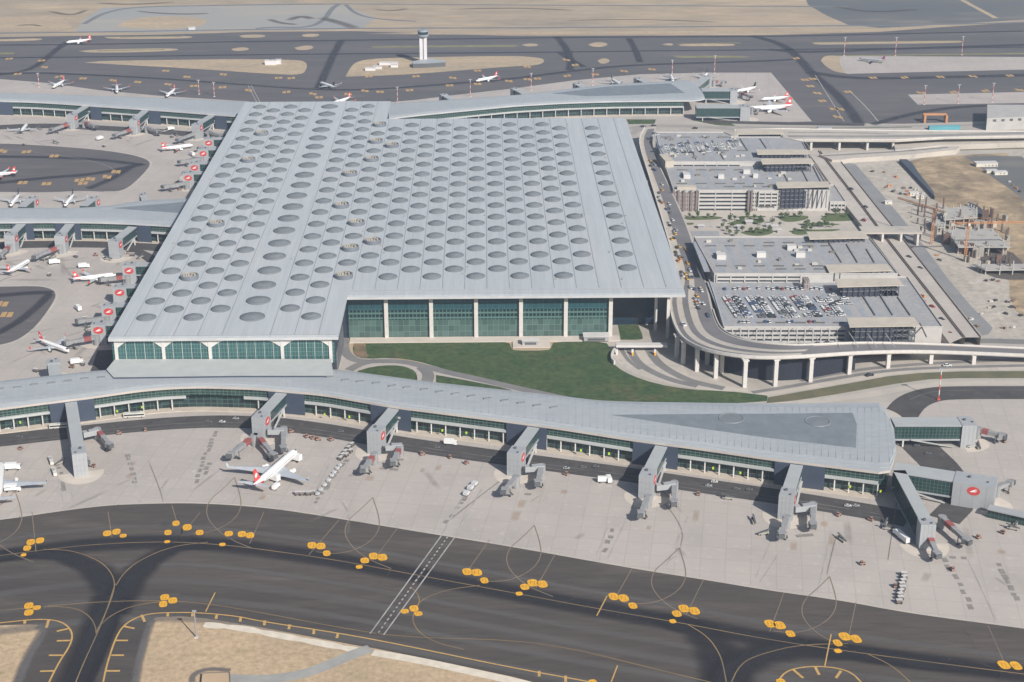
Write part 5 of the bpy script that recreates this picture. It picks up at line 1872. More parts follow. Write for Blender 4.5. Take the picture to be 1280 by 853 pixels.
tspots = [(862, 272), (872, 273.5), (885, 273), (893, 272), (912, 278), (918, 276), (926, 277), (934, 275), (943, 275), (950, 276), (903, 286), (908, 290), (912, 294), (920, 296), (928, 290), (938, 291), (946, 292), (955, 293),
          (962, 290), (965, 281), (975, 283), (976, 273), (983, 274), (992, 272), (1000, 272), (1008, 283), (1016, 284), (1024, 284.5), (1032, 285), (1040, 285), (993, 291), (1005, 290), (1014, 289), (1033, 272), (1045, 270), (1057, 272), (915, 285), (950, 282)]
protos = [make_tree(6, 2.8, 1), make_tree(7.5, 3.4, 2), make_tree(5, 2.4, 3)]
for i, (x, y) in enumerate(tspots):
    o = protos[i] if i < 3 else copy_tree(protos[i % 3])
    o.location = at(x, y, .15)
    o.rotation_euler.z = i
    s_ = .85 + (i * 37 % 10) / 25
    o.scale = (s_, s_, s_)
    where = 'left garden bed' if x < 900 else 'middle garden beds' if x < 970 else 'right garden beds'
    tag(o, 'small green tree, number %d from the left of all trees, in the %s' % (sorted(tspots).index((x, y)) + 1, where), 'tree', 'small trees in the garden between the garages')

# ------------------------------------------------------------------ construction site
cs = empty('unfinished_building', tuple(at(1195, 300)), 0, 'unfinished concrete building of slabs and bare columns beside the orange cranes', 'construction')
cc = M('raw_concrete', (.40, .385, .355), .9, (.33, .32, .30), .1)
for L, z in (([(1177, 262), (1210, 257), (1222, 262), (1222, 272), (1180, 275)], 8), ([(1183, 287), (1240, 286), (1264, 309), (1198, 309)], 9), ([(1163, 275), (1182, 274), (1182, 284), (1168, 285)], 5), ([(1215, 330), (1290, 330), (1290, 337), (1232, 338)], 5)):
    mb = MB()
    q = pts(L, z)
    mb.prism(q, z - .8, z, 0, 0, True)
    c = sum(q, Vector()) / len(q)
    part(mb, 'floor_slab', cc, cs)
    for p0, p1 in zip(q, q[1:] + q[:1]):
        for t in (.1, .4, .7):
            mb = MB()
            p = c + (p0.lerp(p1, t) - c) * .92
            mb.box((p.x, p.y, 0), (.9, .9, z + 3.2))
            part(mb, 'column_stub', cc, cs)
rn = random.Random(11)
for k in range(64):
    x, y = rn.uniform(1145, 1262), 0
    y = rn.uniform(258, 300) if x < 1200 else rn.uniform(262, 340)
    p = at(x, y)
    mb = MB()
    mb.box((p.x, p.y, 0), (1.3, 1.3, rn.uniform(6, 13)))
    part(mb, 'bare_column', M('dark_formwork', (.09, .07, .065), .9, (.14, .10, .085), .3), cs)
for k in range(34):
    x, y = rn.uniform(1165, 1262), rn.uniform(260, 340)
    if x < 1200 and y > 306:
        y -= 40
    p = at(x, y, 8 if y < 306 else 0)
    mb = MB()
    mb.box((p.x, p.y, 0), (rn.uniform(3, 9), rn.uniform(2, 5), rn.uniform(5, 10)), rn.uniform(0, 3))
    part(mb, 'formwork_stack', M('formwork_%d' % (k % 3), [(.42, .36, .29), (.16, .10, .08), (.30, .28, .25)][k % 3], .9), cs)
craneo = M('crane_orange', (.50, .24, .10), .7)


def lattice(mb, A, B, w, seg, m=0, t=.28):
    A, B = Vector(A), Vector(B)
    d = (B - A)
    tt = d.normalized()
    up = Vector((0, 0, 1)) if abs(tt.z) < .9 else Vector((1, 0, 0))
    sx = tt.cross(up).normalized() * w / 2
    sy = sx.cross(tt).normalized() * w / 2
    cs_ = [sx + sy, -sx + sy, -sx - sy, sx - sy]
    for c in cs_:
        mb.beam(A + c, B + c, t, t, m)
    for k in range(seg):
        a, b = A.lerp(B, k / seg), A.lerp(B, (k + 1) / seg)
        for i in range(4):
            mb.beam(a + cs_[i], b + cs_[(i + 1) % 4], t * .7, t * .7, m)


for k, (x, y, hgt, jd, jl, cj, lab) in enumerate(((1164, 305, 34, (-.55, .83), 46, 14, 'orange tower crane at the left side of the unfinished building, jib pointing away'),
                                             (1206, 326, 36, (1, .03), 62, 16, 'orange tower crane whose long jib reaches right over the brown earth'))):
    p = at(x, y)
    o = empty('tower_crane', (p.x, p.y, 0), 0, lab, 'tower crane')
    mb = MB()
    lattice(mb, p, p + Vector((0, 0, hgt)), 1.8, 14, t=.3)
    part(mb, 'mast', craneo, o)
    mb = MB()
    J = Vector((jd[0], jd[1], 0)).normalized()
    T = p + Vector((0, 0, hgt))
    lattice(mb, T - J * 2, T + J * jl, 1.4, 20, t=.24)
    part(mb, 'jib', craneo, o)
    mb = MB()
    lattice(mb, T + J * 2, T - J * cj, 1.4, 5, t=.24)
    part(mb, 'counter_jib', craneo, o)
    mb = MB()
    c = T - J * (cj - 1)
    mb.box((c.x, c.y, T.z - 2.5), (3, 3, 3))
    part(mb, 'counterweight', cc, o)
    mb = MB()
    mb.box((T.x + J.y * 1.6, T.y - J.x * 1.6, T.z - 2), (2, 2, 2.2))
    part(mb, 'cab', white, o)
    mb = MB()
    mb.tube(T, T + Vector((0, 0, 6)), .5, .2, 6)
    mb.beam(T + Vector((0, 0, 6)), T + J * jl * .7 + Vector((0, 0, .8)), .12, .12)
    mb.beam(T + Vector((0, 0, 6)), T - J * cj * .9 + Vector((0, 0, .8)), .12, .12)
    part(mb, 'apex', craneo, o)
    mb = MB()
    h_ = T + J * jl * .6
    mb.beam(h_, h_ - Vector((0, 0, 14)), .12, .12)
    mb.box((h_.x, h_.y, h_.z - 15), (.8, .8, 1.2))
    part(mb, 'hook_line', dark_eq, o)
# excavation: dark block added in place of the shadowed trench, and a spoil bank
pw = empty('dark_site_block', tuple(at(1145, 230)), 0, 'dark blue block standing in for the dark trench slanting across the brown earth', 'wall')
mb = MB()
q0, q1, q2, q3 = at(1124, 203), at(1168, 250, 0), at(1163, 238, 0), at(1133, 203)
mb.prism([q0, q1, at(1166, 243), at(1148, 220), at(1140, 208), q3], 0, 3.5, 0, 0)
part(mb, 'trench_stand_in', M('dark_blue_grey', (.06, .075, .10), .7), pw)
pw = empty('dark_site_block', tuple(at(1220, 265)), 0, 'dark triangular covered heap behind the unfinished building', 'heap')
mb = MB()
mb.prism(pts([(1210, 257), (1222, 262), (1234, 273), (1218, 273)], 0), 0, 4, 0, 0)
part(mb, 'cover', M('dark_blue_grey', (.06, .075, .10), .7), pw)
for k, (x, y, w_, d_, h_, lab) in enumerate(((1232, 207.5, 24, 9, 4, 'long cream site cabin on the grey yard'), (1239, 216, 12, 6, 3, 'pale site cabin in front of the long cream one, left'), (1250, 218, 14, 7, 3, 'pale site cabin in front of the long cream one, right'),
                                             (1142, 244, 9, 5, 3, 'white site container left of the dark trench block'), (1149, 248, 8, 5, 3, 'pale site container nearest the crane mast'),
                                             (1110, 255, 7, 4, 3, 'white lorry trailer standing on the pale construction ground'))):
    p = at(x, y)
    o = empty('site_cabin', (p.x, p.y, 0), 0, lab, 'cabin', 'site cabins')
    mb = MB()
    mb.box((p.x, p.y, 0), (w_, d_, h_), .05, 0)
    part(mb, 'body', M('cabin_cream', (.62, .59, .50), .7), o)
    mb = MB()
    mb.box((p.x, p.y, h_), (w_ + .6, d_ + .6, .35), .05, 0)
    part(mb, 'roof', white, o)
    mb = MB()
    for t in range(int(w_ / 4)):
        mb.box((p.x - w_ / 2 + 2.5 + t * 4, p.y - d_ / 2 - .05, 1.2), (1.4, .12, 1), .05, 0)
    part(mb, 'windows', dark_eq, o)
rubm = [M('pallet_brown', (.24, .17, .12), .9), M('pale_blocks', (.50, .48, .44), .9), M('dark_bundle', (.06, .055, .055), .9), M('orange_cover', (.50, .22, .10), .8)]
rs = [(1107, 235), (1112, 233), (1117, 240), (1122, 238), (1130, 236), (1134, 240), (1138, 236), (1145, 238), (1131, 243), (1136, 245), (1125, 243), (1153, 243), (1239, 377), (1245, 376), (1260, 378), (1267, 377), (1236, 385), (1241, 384.5), (1264, 385), (1270, 385),
      (1228, 393), (1258, 393), (1277, 395), (1255, 411), (1265, 410), (1232, 352), (1240, 351), (1248, 352), (1215, 400), (1170, 320), (1175, 326), (1222, 409), (1265, 232), (1270, 236), (1275, 240), (1262, 228), (1104, 216), (1120, 222), (1090, 215)]
for k, (x, y) in enumerate(rs):
    p = at(x, y)
    mb = MB()
    for t in range(3):
        mb.box((rn.uniform(-1.5, 1.5), rn.uniform(-1.5, 1.5), 0), (rn.uniform(1.2, 3), rn.uniform(1, 2.4), rn.uniform(.6, 1.8)), rn.uniform(0, 3))
    o = mb.build('material_pile', rubm[(k * 7) % 4 if y < 340 else (1, 2, 2, 0)[k % 4]])
    o.location = (p.x, p.y, .12)
    zone = 'left part of the building site' if x < 1160 else 'pale ground below the unfinished building' if y > 310 else 'right edge strip'
    tag(o, '%s material pile on the %s, number %d from the left' % (['brown', 'pale', 'dark', 'orange'][(k * 7) % 4 if y < 340 else (1, 2, 2, 0)[k % 4]], zone, sorted(rs).index((x, y)) + 1), 'material pile', 'building material piles')

# buildings at the right, behind the road
ob = empty('office_building', tuple(at(1262, 160)), 0, 'pale two storey building with square windows at the right edge', 'building')
mb = MB()
q = pts([(1234, 131), (1330, 131), (1330, 144), (1234, 148)], 15)
mb.prism(q, 0, 15, 0, 0)
part(mb, 'upper_block', M('office_white', (.42, .41, .39), .8, (.37, .36, .35), .1), ob)
mb = MB()
q2_ = pts([(1252, 146), (1330, 145), (1330, 150), (1249, 151.5)], 10)
mb.prism(q2_, 0, 10, 0, 0)
part(mb, 'lower_block', M('office_white', (.42, .41, .39), .8), ob)
A, B = at(1234, 148, 15), at(1330, 144, 15)
for k in range(9):
    p = A.lerp(B, (k + .9) / 9.2)
    mb = MB()
    mb.box((p.x, p.y - .1, 10.6), (4.2, .4, 2.6))
    part(mb, 'window', dark_eq, ob)
A, B = at(1249, 151.5, 10), at(1330, 150, 10)
for k in range(9):
    p = A.lerp(B, (k + .6) / 9.2)
    mb = MB()
    mb.box((p.x, p.y - .1, 1), (2.2, .4, 7.4))
    part(mb, 'tall_window', greyc, ob)
o = empty('steel_gantry', tuple(at(1168, 150)), 0, 'orange steel gantry frame beside the turquoise sheeting', 'gantry')
mb = MB()
A, B = at(1154, 142, 10), at(1183, 142, 10)
mb.bar(A, B, 4, 8, 10)
part(mb, 'crossbeam', craneo, o)
for x in (1155, 1182):
    mb = MB()
    p = at(x, 142, 10)
    mb.box((p.x, p.y - 3, 0), (2.5, 9, 9))
    part(mb, 'leg', craneo, o)
o = empty('equipment_shed', tuple(at(1180, 159)), 0, 'long low shed with bright turquoise sheeting by the far road', 'shed')
mb = MB()
A, B = at(1161, 158, 4), at(1200, 157.5, 4)
mb.bar(A, B, 6, 0, 4)
part(mb, 'body', M('turquoise_sheet', (.10, .34, .40), .7), o)
mb = MB()
mb.bar(A, B, 6.6, 4, 4.3)
part(mb, 'roof', M('turquoise_roof', (.14, .40, .46), .7), o)
o = empty('equipment_shed', tuple(at(1030, 160)), 0, 'small white shed on the green verge by the far viaduct', 'shed')
mb = MB()
A, B = at(1022, 159, 4), at(1039, 159, 4)
mb.bar(A, B, 8, 0, 4)
part(mb, 'body', white, o)
mb = MB()
mb.bar(A, B, 9, 4, 4.5)
part(mb, 'roof', gatew, o)

# ------------------------------------------------------------------ control tower
tp = at(529.5, 79)
o = empty('control_tower', tuple(tp), 0, 'tall white control tower with a dark glazed cab on the sand island', 'control tower')
hz = 0
for z_ in range(20, 140):
    v_ = Vector((tp.x, tp.y, z_)) - CAM
    if 426.5 - F_ * v_.dot(_u) / v_.dot(_fw) < 38:
        hz = z_
        break
twm = M('tower_white', (.66, .64, .65), .7)
mb = MB()
mb.box((tp.x - 2.9, tp.y, 0), (4.2, 8, hz * .78))
mb.box((tp.x + 2.9, tp.y, 0), (4.2, 8, hz * .78))
mb.box((tp.x, tp.y + .6, 0), (2, 6.6, hz * .78), 0, 1, 1)
part(mb, 'shaft', [twm, M('tower_recess', (.30, .29, .30), .8)], o)
mb = MB()
mb.lathe((tp.x, tp.y, 0), [(5, hz * .76), (8, hz * .82), (8, hz * .86), (6.8, hz * .865), (7.4, hz * .95), (7.0, hz), (0, hz)], 20, mats=[0, 0, 0, 1, 0, 0])
part(mb, 'cab', [M('cab_grey', (.27, .31, .34), .6), M('cab_glass', (.03, .05, .07), .2)], o)
mb = MB()
mb.tube((tp.x, tp.y, hz), (tp.x, tp.y, hz + 5), .25, .1, 6)
part(mb, 'antenna', dark_eq, o)
o = empty('tower_annex', tuple(at(540, 79)), 0, 'low grey roofed annex round the foot of the control tower', 'annex')
mb = MB()
mb.prism(pts([(515, 77), (535, 73), (556, 75.5), (557, 78), (535, 79.5), (516, 80)], 6), 0, 6, 0, 1)
part(mb, 'roof', [roofp, dark_eq], o)
for x in range(534, 556, 5):
    mb = MB()
    p = at(x, 81)
    mb.box((p.x, p.y, 0), (2.2, 2, 5))
    part(mb, 'bay_pillar', twm, o)
for k, (x, y, s_) in enumerate(((335, 81, 8), (342, 81, 8), (348, 80, 8), (486, 81, 26), (472, 86, 12), (240, 37, 10), (493, 84, 10), (463, 88, 14))):
    p = at(x, y)
    o = empty('airfield_hut', (p.x, p.y, 0), 0, ['left white hut of the row of three on the left sand island', 'middle white hut of the row of three on the left sand island', 'right white hut of the row of three on the left sand island',
                                                 'long white hut left of the control tower', 'small white hut below the long hut near the tower', 'tiny white hut on the far grey field', 'short white hut just right of the small one near the tower', 'pale hut at the left end of the tower sand island'][k], 'hut')
    mb = MB()
    mb.box((p.x, p.y, 0), (s_, 6, 3.5 if k > 2 else 6))
    part(mb, 'wall', twm, o)
    mb = MB()
    mb.box((p.x, p.y, 3.5 if k > 2 else 6), (s_ + .8, 6.8, .5))
    part(mb, 'roof', white, o)
p = at(245.5, 797)
o = empty('windsock_pole', (p.x, p.y, 0), 0, 'grey upright pole standing on the foreground sand', 'pole')
mb = MB()
mb.tube(p, p + Vector((0, 0, 17)), .45, .3, 8)
part(mb, 'mast', M('mast_grey', (.30, .31, .32), .6), o)
mb = MB()
mb.box((p.x, p.y, 0), (2, 2, .5))
part(mb, 'footing', white, o)
mb = MB()
mb.box((p.x, p.y, 16.5), (2.2, 1, .6))
part(mb, 'crosspiece', M('mast_grey', (.30, .31, .32), .6), o)
p = at(270, 848)
o = empty('substation', (p.x, p.y, 0), 0, 'low tan box building cut by the bottom edge on the sand', 'building')
mb = MB()
mb.prism(pts([(253, 842), (287, 841), (289, 870), (250, 870)], 2.5), 0, 2.5, 0, 1)
part(mb, 'roof', [M('tan_roof', (.50, .37, .24), .9), dark_eq], o)
mb = MB()
q = pts([(253, 842), (287, 841), (289, 870), (250, 870)], 2.5)
for p0, p1 in zip(q, q[1:]):
    mb.beam(p0 + Vector((0, 0, .2)), p1 + Vector((0, 0, .2)), .5, .5)
part(mb, 'parapet', M('parapet_brown', (.20, .165, .14), .85), o)

# light masts, red and white
mr = M('mast_red', (.60, .10, .07), .6)
ms_ = [(1173, 500, 24, 'by the road bend right of the near pier tip'), (1055, 70, 26, 'leftmost along the far right concrete strip'), (1119, 70, 26, 'second along the far right concrete strip'), (1202, 69, 26, 'third along the far right concrete strip'),
       (1155, 131, 24, 'left end of the lower right concrete strip'), (1197, 130, 24, 'middle of the lower right concrete strip'), (1240, 128, 24, 'right end of the lower right concrete strip'),
       (840, 96, 22, 'behind the dark panel of the far right pier'), (741, 107, 22, 'behind the middle of the far right pier'), (664, 113, 22, 'left part of the far right pier apron'), (588, 121, 22, 'between two far gates at the far right pier'), (497, 129, 20, 'beside the back corner of the hall roof'),
       (893, 92, 24, 'at the back edge of the far right apron'), (249, 118, 18, 'on the far left apron by the asphalt edge'), (268, 121, 18, 'on the far left apron near the hall corner'), (49, 109, 18, 'on the far left apron, leftmost')]
for x, y, h_, txt in ms_:
    p = at(x, y)
    o = empty('light_mast', (p.x, p.y, 0), 0, 'red and white floodlight mast ' + txt, 'light mast', 'apron floodlight masts')
    mb = MB()
    for k in range(6):
        mb.tube(p + Vector((0, 0, h_ * k / 6)), p + Vector((0, 0, h_ * (k + 1) / 6)), .42, .4, 6, m=k % 2)
    part(mb, 'mast', [mr, white], o)
    mb = MB()
    mb.box((p.x, p.y, h_), (4, 1.2, .8))
    part(mb, 'lamp_head', gatew, o)
    mb = MB()
    mb.box((p.x, p.y, 0), (2.2, 2.2, .8))
    part(mb, 'base', mr if y > 480 else white, o)
# ------------------------------------------------------------------ airliners
skin = M('aircraft_white', (.76, .76, .75), .35, (.72, .72, .71), .2)
wing_g = M('wing_grey', (.46, .49, .52), .45, (.40, .43, .46), .2)
planered = M('aircraft_red', (.66, .07, .06), .4)
engd = M('engine_dark', (.05, .05, .055), .5)
winm = M('cockpit_black', (.03, .03, .035), .3)


def wing_mesh(mb, root_, tip, c0, c1, t0, t1, mid=None, m=0):
    """swept tapered wing: root_/tip = leading edge points"""
    st = [(Vector(root_), c0, t0)] + ([(Vector(mid[0]), mid[1], mid[2])] if mid else []) + [(Vector(tip), c1, t1)]
    sec = []
    for p, c, t in st:
        sec.append([p + Vector((0, 0, 0)), p + Vector((-c * .3, 0, t / 2)), p + Vector((-c, 0, 0)), p + Vector((-c * .35, 0, -t / 2))])
    for s0, s1 in zip(sec, sec[1:]):
        for i in range(4):
            j = (i + 1) % 4
            f = [s0[i], s0[j], s1[j], s1[i]]
            mb.face(f if root_[1] < tip[1] else list(reversed(f)), m)
    mb.face(sec[-1] if root_[1] < tip[1] else list(reversed(sec[-1])), m)


def make_plane(L, fin_m, span, rad, livery=True, wm=None, body=None, name='airliner'):
    """nose towards +x, origin on the ground under mid fuselage"""
    wm = wm or wing_g
    body = body or skin
    o = empty(name, (0, 0, 0))
    zc = rad + rad * .85
    mb = MB()
    prof = [(.0, .0, -.25), (.012, .32, -.2), (.035, .62, -.10), (.075, .88, -.03), (.12, 1, 0), (.62, 1, 0), (.72, .95, .05), (.82, .76, .22), (.90, .52, .42), (.96, .28, .60), (1.0, .08, .70)]
    n_ = 16
    rings = []
    for t, rr_, dz in prof:
        x = L / 2 - t * L
        rings.append([Vector((x, math.cos(2 * math.pi * i / n_) * rr_ * rad, zc + dz * rad + math.sin(2 * math.pi * i / n_) * rr_ * rad)) for i in range(n_)])
    for k, (a, b) in enumerate(zip(rings, rings[1:])):
        for i in range(n_):
            j = (i + 1) % n_
            mt = 0
            if livery and k >= 7 and (i >= 8):
                mt = 1
            if k in (2,) and 1 < i < 6:
                mt = 2
            mb.face([a[i], a[j], b[j], b[i]], mt)
    mb.build('fuselage', [body, planered if livery else body, winm], o, True)
    for s_ in (-1, 1):
        mb = MB()
        wing_mesh(mb, (L * .13, s_ * rad * .6, zc - rad * .55), (-L * .16, s_ * span / 2, zc + rad * .35), L * .25, L * .045, rad * .55, rad * .12,
                  ((L * .02, s_ * span * .17, zc - rad * .35), L * .145, rad * .32))
        wg = mb.build('wing', [wm], o)
        mb = MB()
        p = Vector((-L * .16, s_ * span / 2, zc + rad * .35))
        mb.beam(p + Vector((-.5, 0, 0)), p + Vector((-1.8, s_ * .5, rad * .9)), .25, 1.3)
        mb.build('winglet', (planered if livery and L < 50 else wm), wg)
        mb = MB()
        ex, ey, ez, er = L * .065, s_ * span * .17, zc - rad * .95, rad * .52
        mb.tube((ex + L * .045, ey, ez), (ex - L * .035, ey, ez), er, er * .75, 12, cap=False)
        mb.tube((ex + L * .044, ey, ez), (ex - L * .034, ey, ez), er * .9, er * .6, 12, m=1)
        mb.beam((ex, ey, ez + er * .6), (ex - L * .05, ey, ez + er * 1.5), .3, er)
        mb.build('engine', [body, engd], o)
        mb = MB()
        wing_mesh(mb, (-L * .40, s_ * rad * .3, zc + rad * .45), (-L * .47, s_ * span * .19, zc + rad * .75), L * .095, L * .035, rad * .25, rad * .08)
        mb.build('tailplane', wm, o)
        mb = MB()
        mb.tube((-L * .03, s_ * rad * 1.2, 0), (-L * .03, s_ * rad * 1.2, rad * .5), .01, .01, 4)
        for dx in (-.8, .8):
            mb.tube((-L * .03 + dx, s_ * rad * 1.2 - .5, .6), (-L * .03 + dx, s_ * rad * 1.2 + .5, .6), .6, .6, 8)
        mb.beam((-L * .03, s_ * rad * 1.2, .6), (-L * .03, s_ * rad * .8, zc - rad * .6), .35, .35)
        mb.build('landing_gear', dark_eq, o)
    mb = MB()
    for y in (-.4, .4):
        mb.tube((L * .38, y - .2, .45), (L * .38, y + .2, .45), .45, .45, 8)
    mb.beam((L * .38, 0, .45), (L * .38, 0, zc - rad * .8), .3, .3)
    mb.build('landing_gear', dark_eq, o)
    for s_ in (-1, 1):
        mb = MB()
        mb.beam((L * .36, s_ * rad * .985, zc + rad * .28), (-L * .30, s_ * rad * .985, zc + rad * .28), .12, .35)
        mb.build('cabin_windows', M('window_strip', (.20, .21, .23), .4), o)
    # fin
    mb = MB()
    z0, z1 = zc + rad * .8, zc + rad * .8 + L * .155
    a = [(-L * .335, z0), (-L * .43, z1), (-L * .485, z1), (-L * .465, z0)]
    for s_ in (-1, 1):
        f = [Vector((x, s_ * .22, z)) for x, z in a]
        mb.face(f if s_ < 0 else list(reversed(f)))
    for i in range(4):
        j = (i + 1) % 4
        mb.face([(a[i][0], -.22, a[i][1]), (a[i][0], .22, a[i][1]), (a[j][0], .22, a[j][1]), (a[j][0], -.22, a[j][1])])
    fin = mb.build('fin', fin_m, o)
    if livery:
        for s_ in (-1, 1):
            mb = MB()
            c = Vector((-L * .435, s_ * .26, z0 + (z1 - z0) * .5))
            r_ = L * .028
            mb.face([c + Vector((math.cos(t * .3927) * r_ * s_, 0, math.sin(t * .3927) * r_)) for t in range(16)] if s_ < 0 else [c + Vector((math.cos(t * .3927) * r_ * -s_, 0, math.sin(t * .3927) * r_)) for t in range(16)])
            mb.build('fin_emblem', skin, fin)
    return o


tk_n = make_plane(38, planered, 34, 2.0)
tk_w = make_plane(60, planered, 60, 2.85)
wh_n = make_plane(37, winm, 33, 2.0, False)
pl = [  # proto, nose px, tail px, label
    (tk_w, (367, 566), (321, 606), 'white airliner with a red tail parked on the near apron, nose toward the pier'),
    (tk_w, (1, 575), (-3, 632), 'white airliner cut by the left edge, only its right wing in view'),
    (tk_n, (90, 440), (45, 424), 'white airliner between the middle and near piers, red tail root, nose right'),
    (tk_n, (146, 343), (90, 350), 'white airliner with a red tail taxiing right below the middle pier'),
    (tk_n, (34, 327), (12, 340), 'white airliner parked at the first gate of the middle pier'),
    (tk_n, (243, 181), (200, 187), 'white airliner with a red tail taxiing right by the hall flank in the far bay'),
    (wh_n, (34, 155), (25, 166), 'white airliner parked nose in at the farthest left pier'),
    (tk_n, (-22, 218), (19, 217), 'white airliner with a red tail entering at the left edge on the far loop'),
    (tk_n, (83, 53), (114, 50), 'white airliner with a red tail taxiing left on the far runway'),
    (tk_n, (66, 109), (81, 101), 'white airliner behind the farthest left pier, leftmost of three'),
    (tk_n, (146, 116), (146, 106), 'white airliner seen tail on behind the farthest left pier, middle of three'),
    (tk_n, (207, 121), (220, 111), 'white airliner behind the farthest left pier, rightmost of three'),
    (wh_n, (402, 104), (417, 109), 'small white jet on the taxiway above the back edge of the hall roof'),
    (tk_n, (590, 102), (627, 95), 'white airliner with a red tail taxiing left beyond the far right pier'),
    (wh_n, (13, 257), (24, 244), 'white airliner beyond the middle pier, left one'),
    (wh_n, (81, 257), (92, 244), 'white airliner beyond the middle pier, right one'),
    (wh_n, (922, 114), (943, 110), 'white airliner with a black tail right of the far pier tip'),
    (tk_n, (952, 124), (985, 122), 'upper of the two long white airliners with red tails at the far right apron'),
    (tk_w, (934, 136), (990, 133), 'lower and larger of the two long white airliners at the far right apron'),
    (wh_n, (776, 106), (764, 99), 'white airliner just beyond the middle of the far right pier'),
    (wh_n, (841, 101), (838, 94), 'white airliner nosed in behind the dark panel of the far right pier'),
    (wh_n, (878, 99), (884, 92), 'white airliner beyond the slanting gate of the far right pier tip'),
    (tk_n, (420, 128), (433, 124), 'white airliner half hidden behind the back edge of the hall roof'),
]
used = set()
for proto, a_, b_, lab in pl:
    zc = 3.7 if proto is not tk_w else 5.3
    A, B = at(*a_, zc), at(*b_, zc)
    o = proto if id(proto) not in used else copy_tree(proto)
    used.add(id(proto))
    c = (A + B) / 2
    o.location = (c.x, c.y, .05)
    o.rotation_euler = (0, 0, math.atan2(A.y - B.y, A.x - B.x))
    tag(o, lab, 'airliner', 'white airliners on the aprons and taxiways')
dk_ = make_plane(38, M('plane_purple', (.30, .08, .16), .5), 34, 2.0, False, M('dull_wing', (.30, .31, .33), .5), M('dull_grey', (.42, .43, .45), .5))
A = at(1090, 78)
dk_.location = (A.x, A.y, 0)
dk_.rotation_euler = (0, 0, 2.6)
tag(dk_, 'dull grey airliner with a dark purple tail on the far right concrete strip', 'airliner')

# ------------------------------------------------------------------ vehicles
glassm = M('car_glass', (.04, .05, .06), .2)
ccol = {'white': (.70, .70, .69), 'silver': (.42, .43, .44), 'black': (.03, .03, .033), 'grey': (.16, .165, .17), 'red': (.42, .05, .04), 'blue': (.06, .10, .22), 'yellow': (.75, .42, .04), 'orange': (.68, .26, .05)}
cmat = {k: M('paint_' + k, v_, .35) for k, v_ in ccol.items()}


def car_mesh(c, L=4.6, W=1.9, H=1.5):
    mb = MB()
    mb.prism([(-L / 2, -W / 2), (L / 2 - .2, -W / 2), (L / 2, -W / 3), (L / 2, W / 3), (L / 2 - .2, W / 2), (-L / 2, W / 2)], .35, .9, 0, 0, True)
    b, t = [(-L * .42, -W * .46), (L * .22, -W * .46), (L * .22, W * .46), (-L * .42, W * .46)], [(-L * .30, -W * .38), (L * .08, -W * .38), (L * .08, W * .38), (-L * .30, W * .38)]
    for i in range(4):
        j = (i + 1) % 4
        mb.face([(*b[i], .9), (*b[j], .9), (*t[j], H), (*t[i], H)], 1)
    mb.face([(*p, H) for p in t], 0)
    for x in (-L * .3, L * .3):
        for y in (-1, 1):
            mb.tube((x, y * (W / 2 - .12), .34), (x, y * (W / 2 + .03), .34), .34, .34, 8, m=2)
    o = mb.build('parked_car', [cmat[c], glassm, tyre])
    return o


carp = {k: None for k in ccol}
ncar = 0


def put_car(c, p, rz, lab, group, s_=1.0, name='parked_car', cat='car'):
    if carp[c] is None:
        carp[c] = o = car_mesh(c)
        o.name = name
    else:
        o = carp[c].copy()
        col.objects.link(o)
    o.name = name
    o.location = p
    o.rotation_euler = (0, 0, rz)
    o.scale = (s_, s_, s_)
    return tag(o, lab, cat, group)


rn = random.Random(21)
ordw = ['first', 'second', 'third', 'fourth', 'fifth', 'sixth', 'seventh', 'eighth', 'ninth', 'tenth', 'eleventh', 'twelfth', 'thirteenth', 'fourteenth', 'fifteenth', 'sixteenth', 'seventeenth', 'eighteenth', 'nineteenth', 'twentieth']
cols_ = ['white'] * 12 + ['silver'] * 3 + ['black'] * 3 + ['grey'] * 2 + ['red', 'blue']
# crowded southern deck
zdk = 20.5
blocks = [(921, 384, 12, .95), (950, 384, 12, .9), (979, 384, 12, .9), (1007, 383, 12, .8), (1036, 383, 11, .85), (1050, 374, 6, .5)]
for bi, (bx, by, nn, fill) in enumerate(blocks):
    c0 = at(bx, by, zdk)
    for side in (-1, 1):
        k2 = 0
        for k in range(nn):
            if rn.random() > fill:
                continue
            yy = c0.y + (k - nn / 2) * 4.0
            p = Vector((c0.x + side * 3.9 + (k - nn / 2) * -.35, yy, zdk + .05))
            c = rn.choice(cols_)
            k2 += 1
            put_car(c, p, (0 if side > 0 else math.pi) + rn.uniform(-.04, .04), '%s car on the crowded garage deck, %s from front in %s column' % (c, ordw[k2 - 1], ordw[bi * 2 + (side + 1) // 2]), 'cars parked on the crowded southern garage deck', 1.38)
k2 = 0
for x in range(906, 1062, 6):
    if rn.random() < .62:
        k2 += 1
        c = rn.choice(cols_)
        put_car(c, at(x, 362, zdk + .05) if x % 4 else at(x, 361, zdk + .05), math.pi / 2, '%s car in the back row of the crowded garage deck, %s from the left' % (c, ordw[k2 - 1]), 'cars parked on the crowded southern garage deck', 1.15)
k2 = 0
for x in (926, 930, 935, 957, 962, 986, 990, 1012, 1018):
    k2 += 1
    c = rn.choice(cols_)
    put_car(c, at(x, 403, zdk + .05), math.pi / 2, '%s car in the front row of the crowded garage deck, %s from the left' % (c, ordw[k2 - 1]), 'cars parked on the crowded southern garage deck', 1.1)
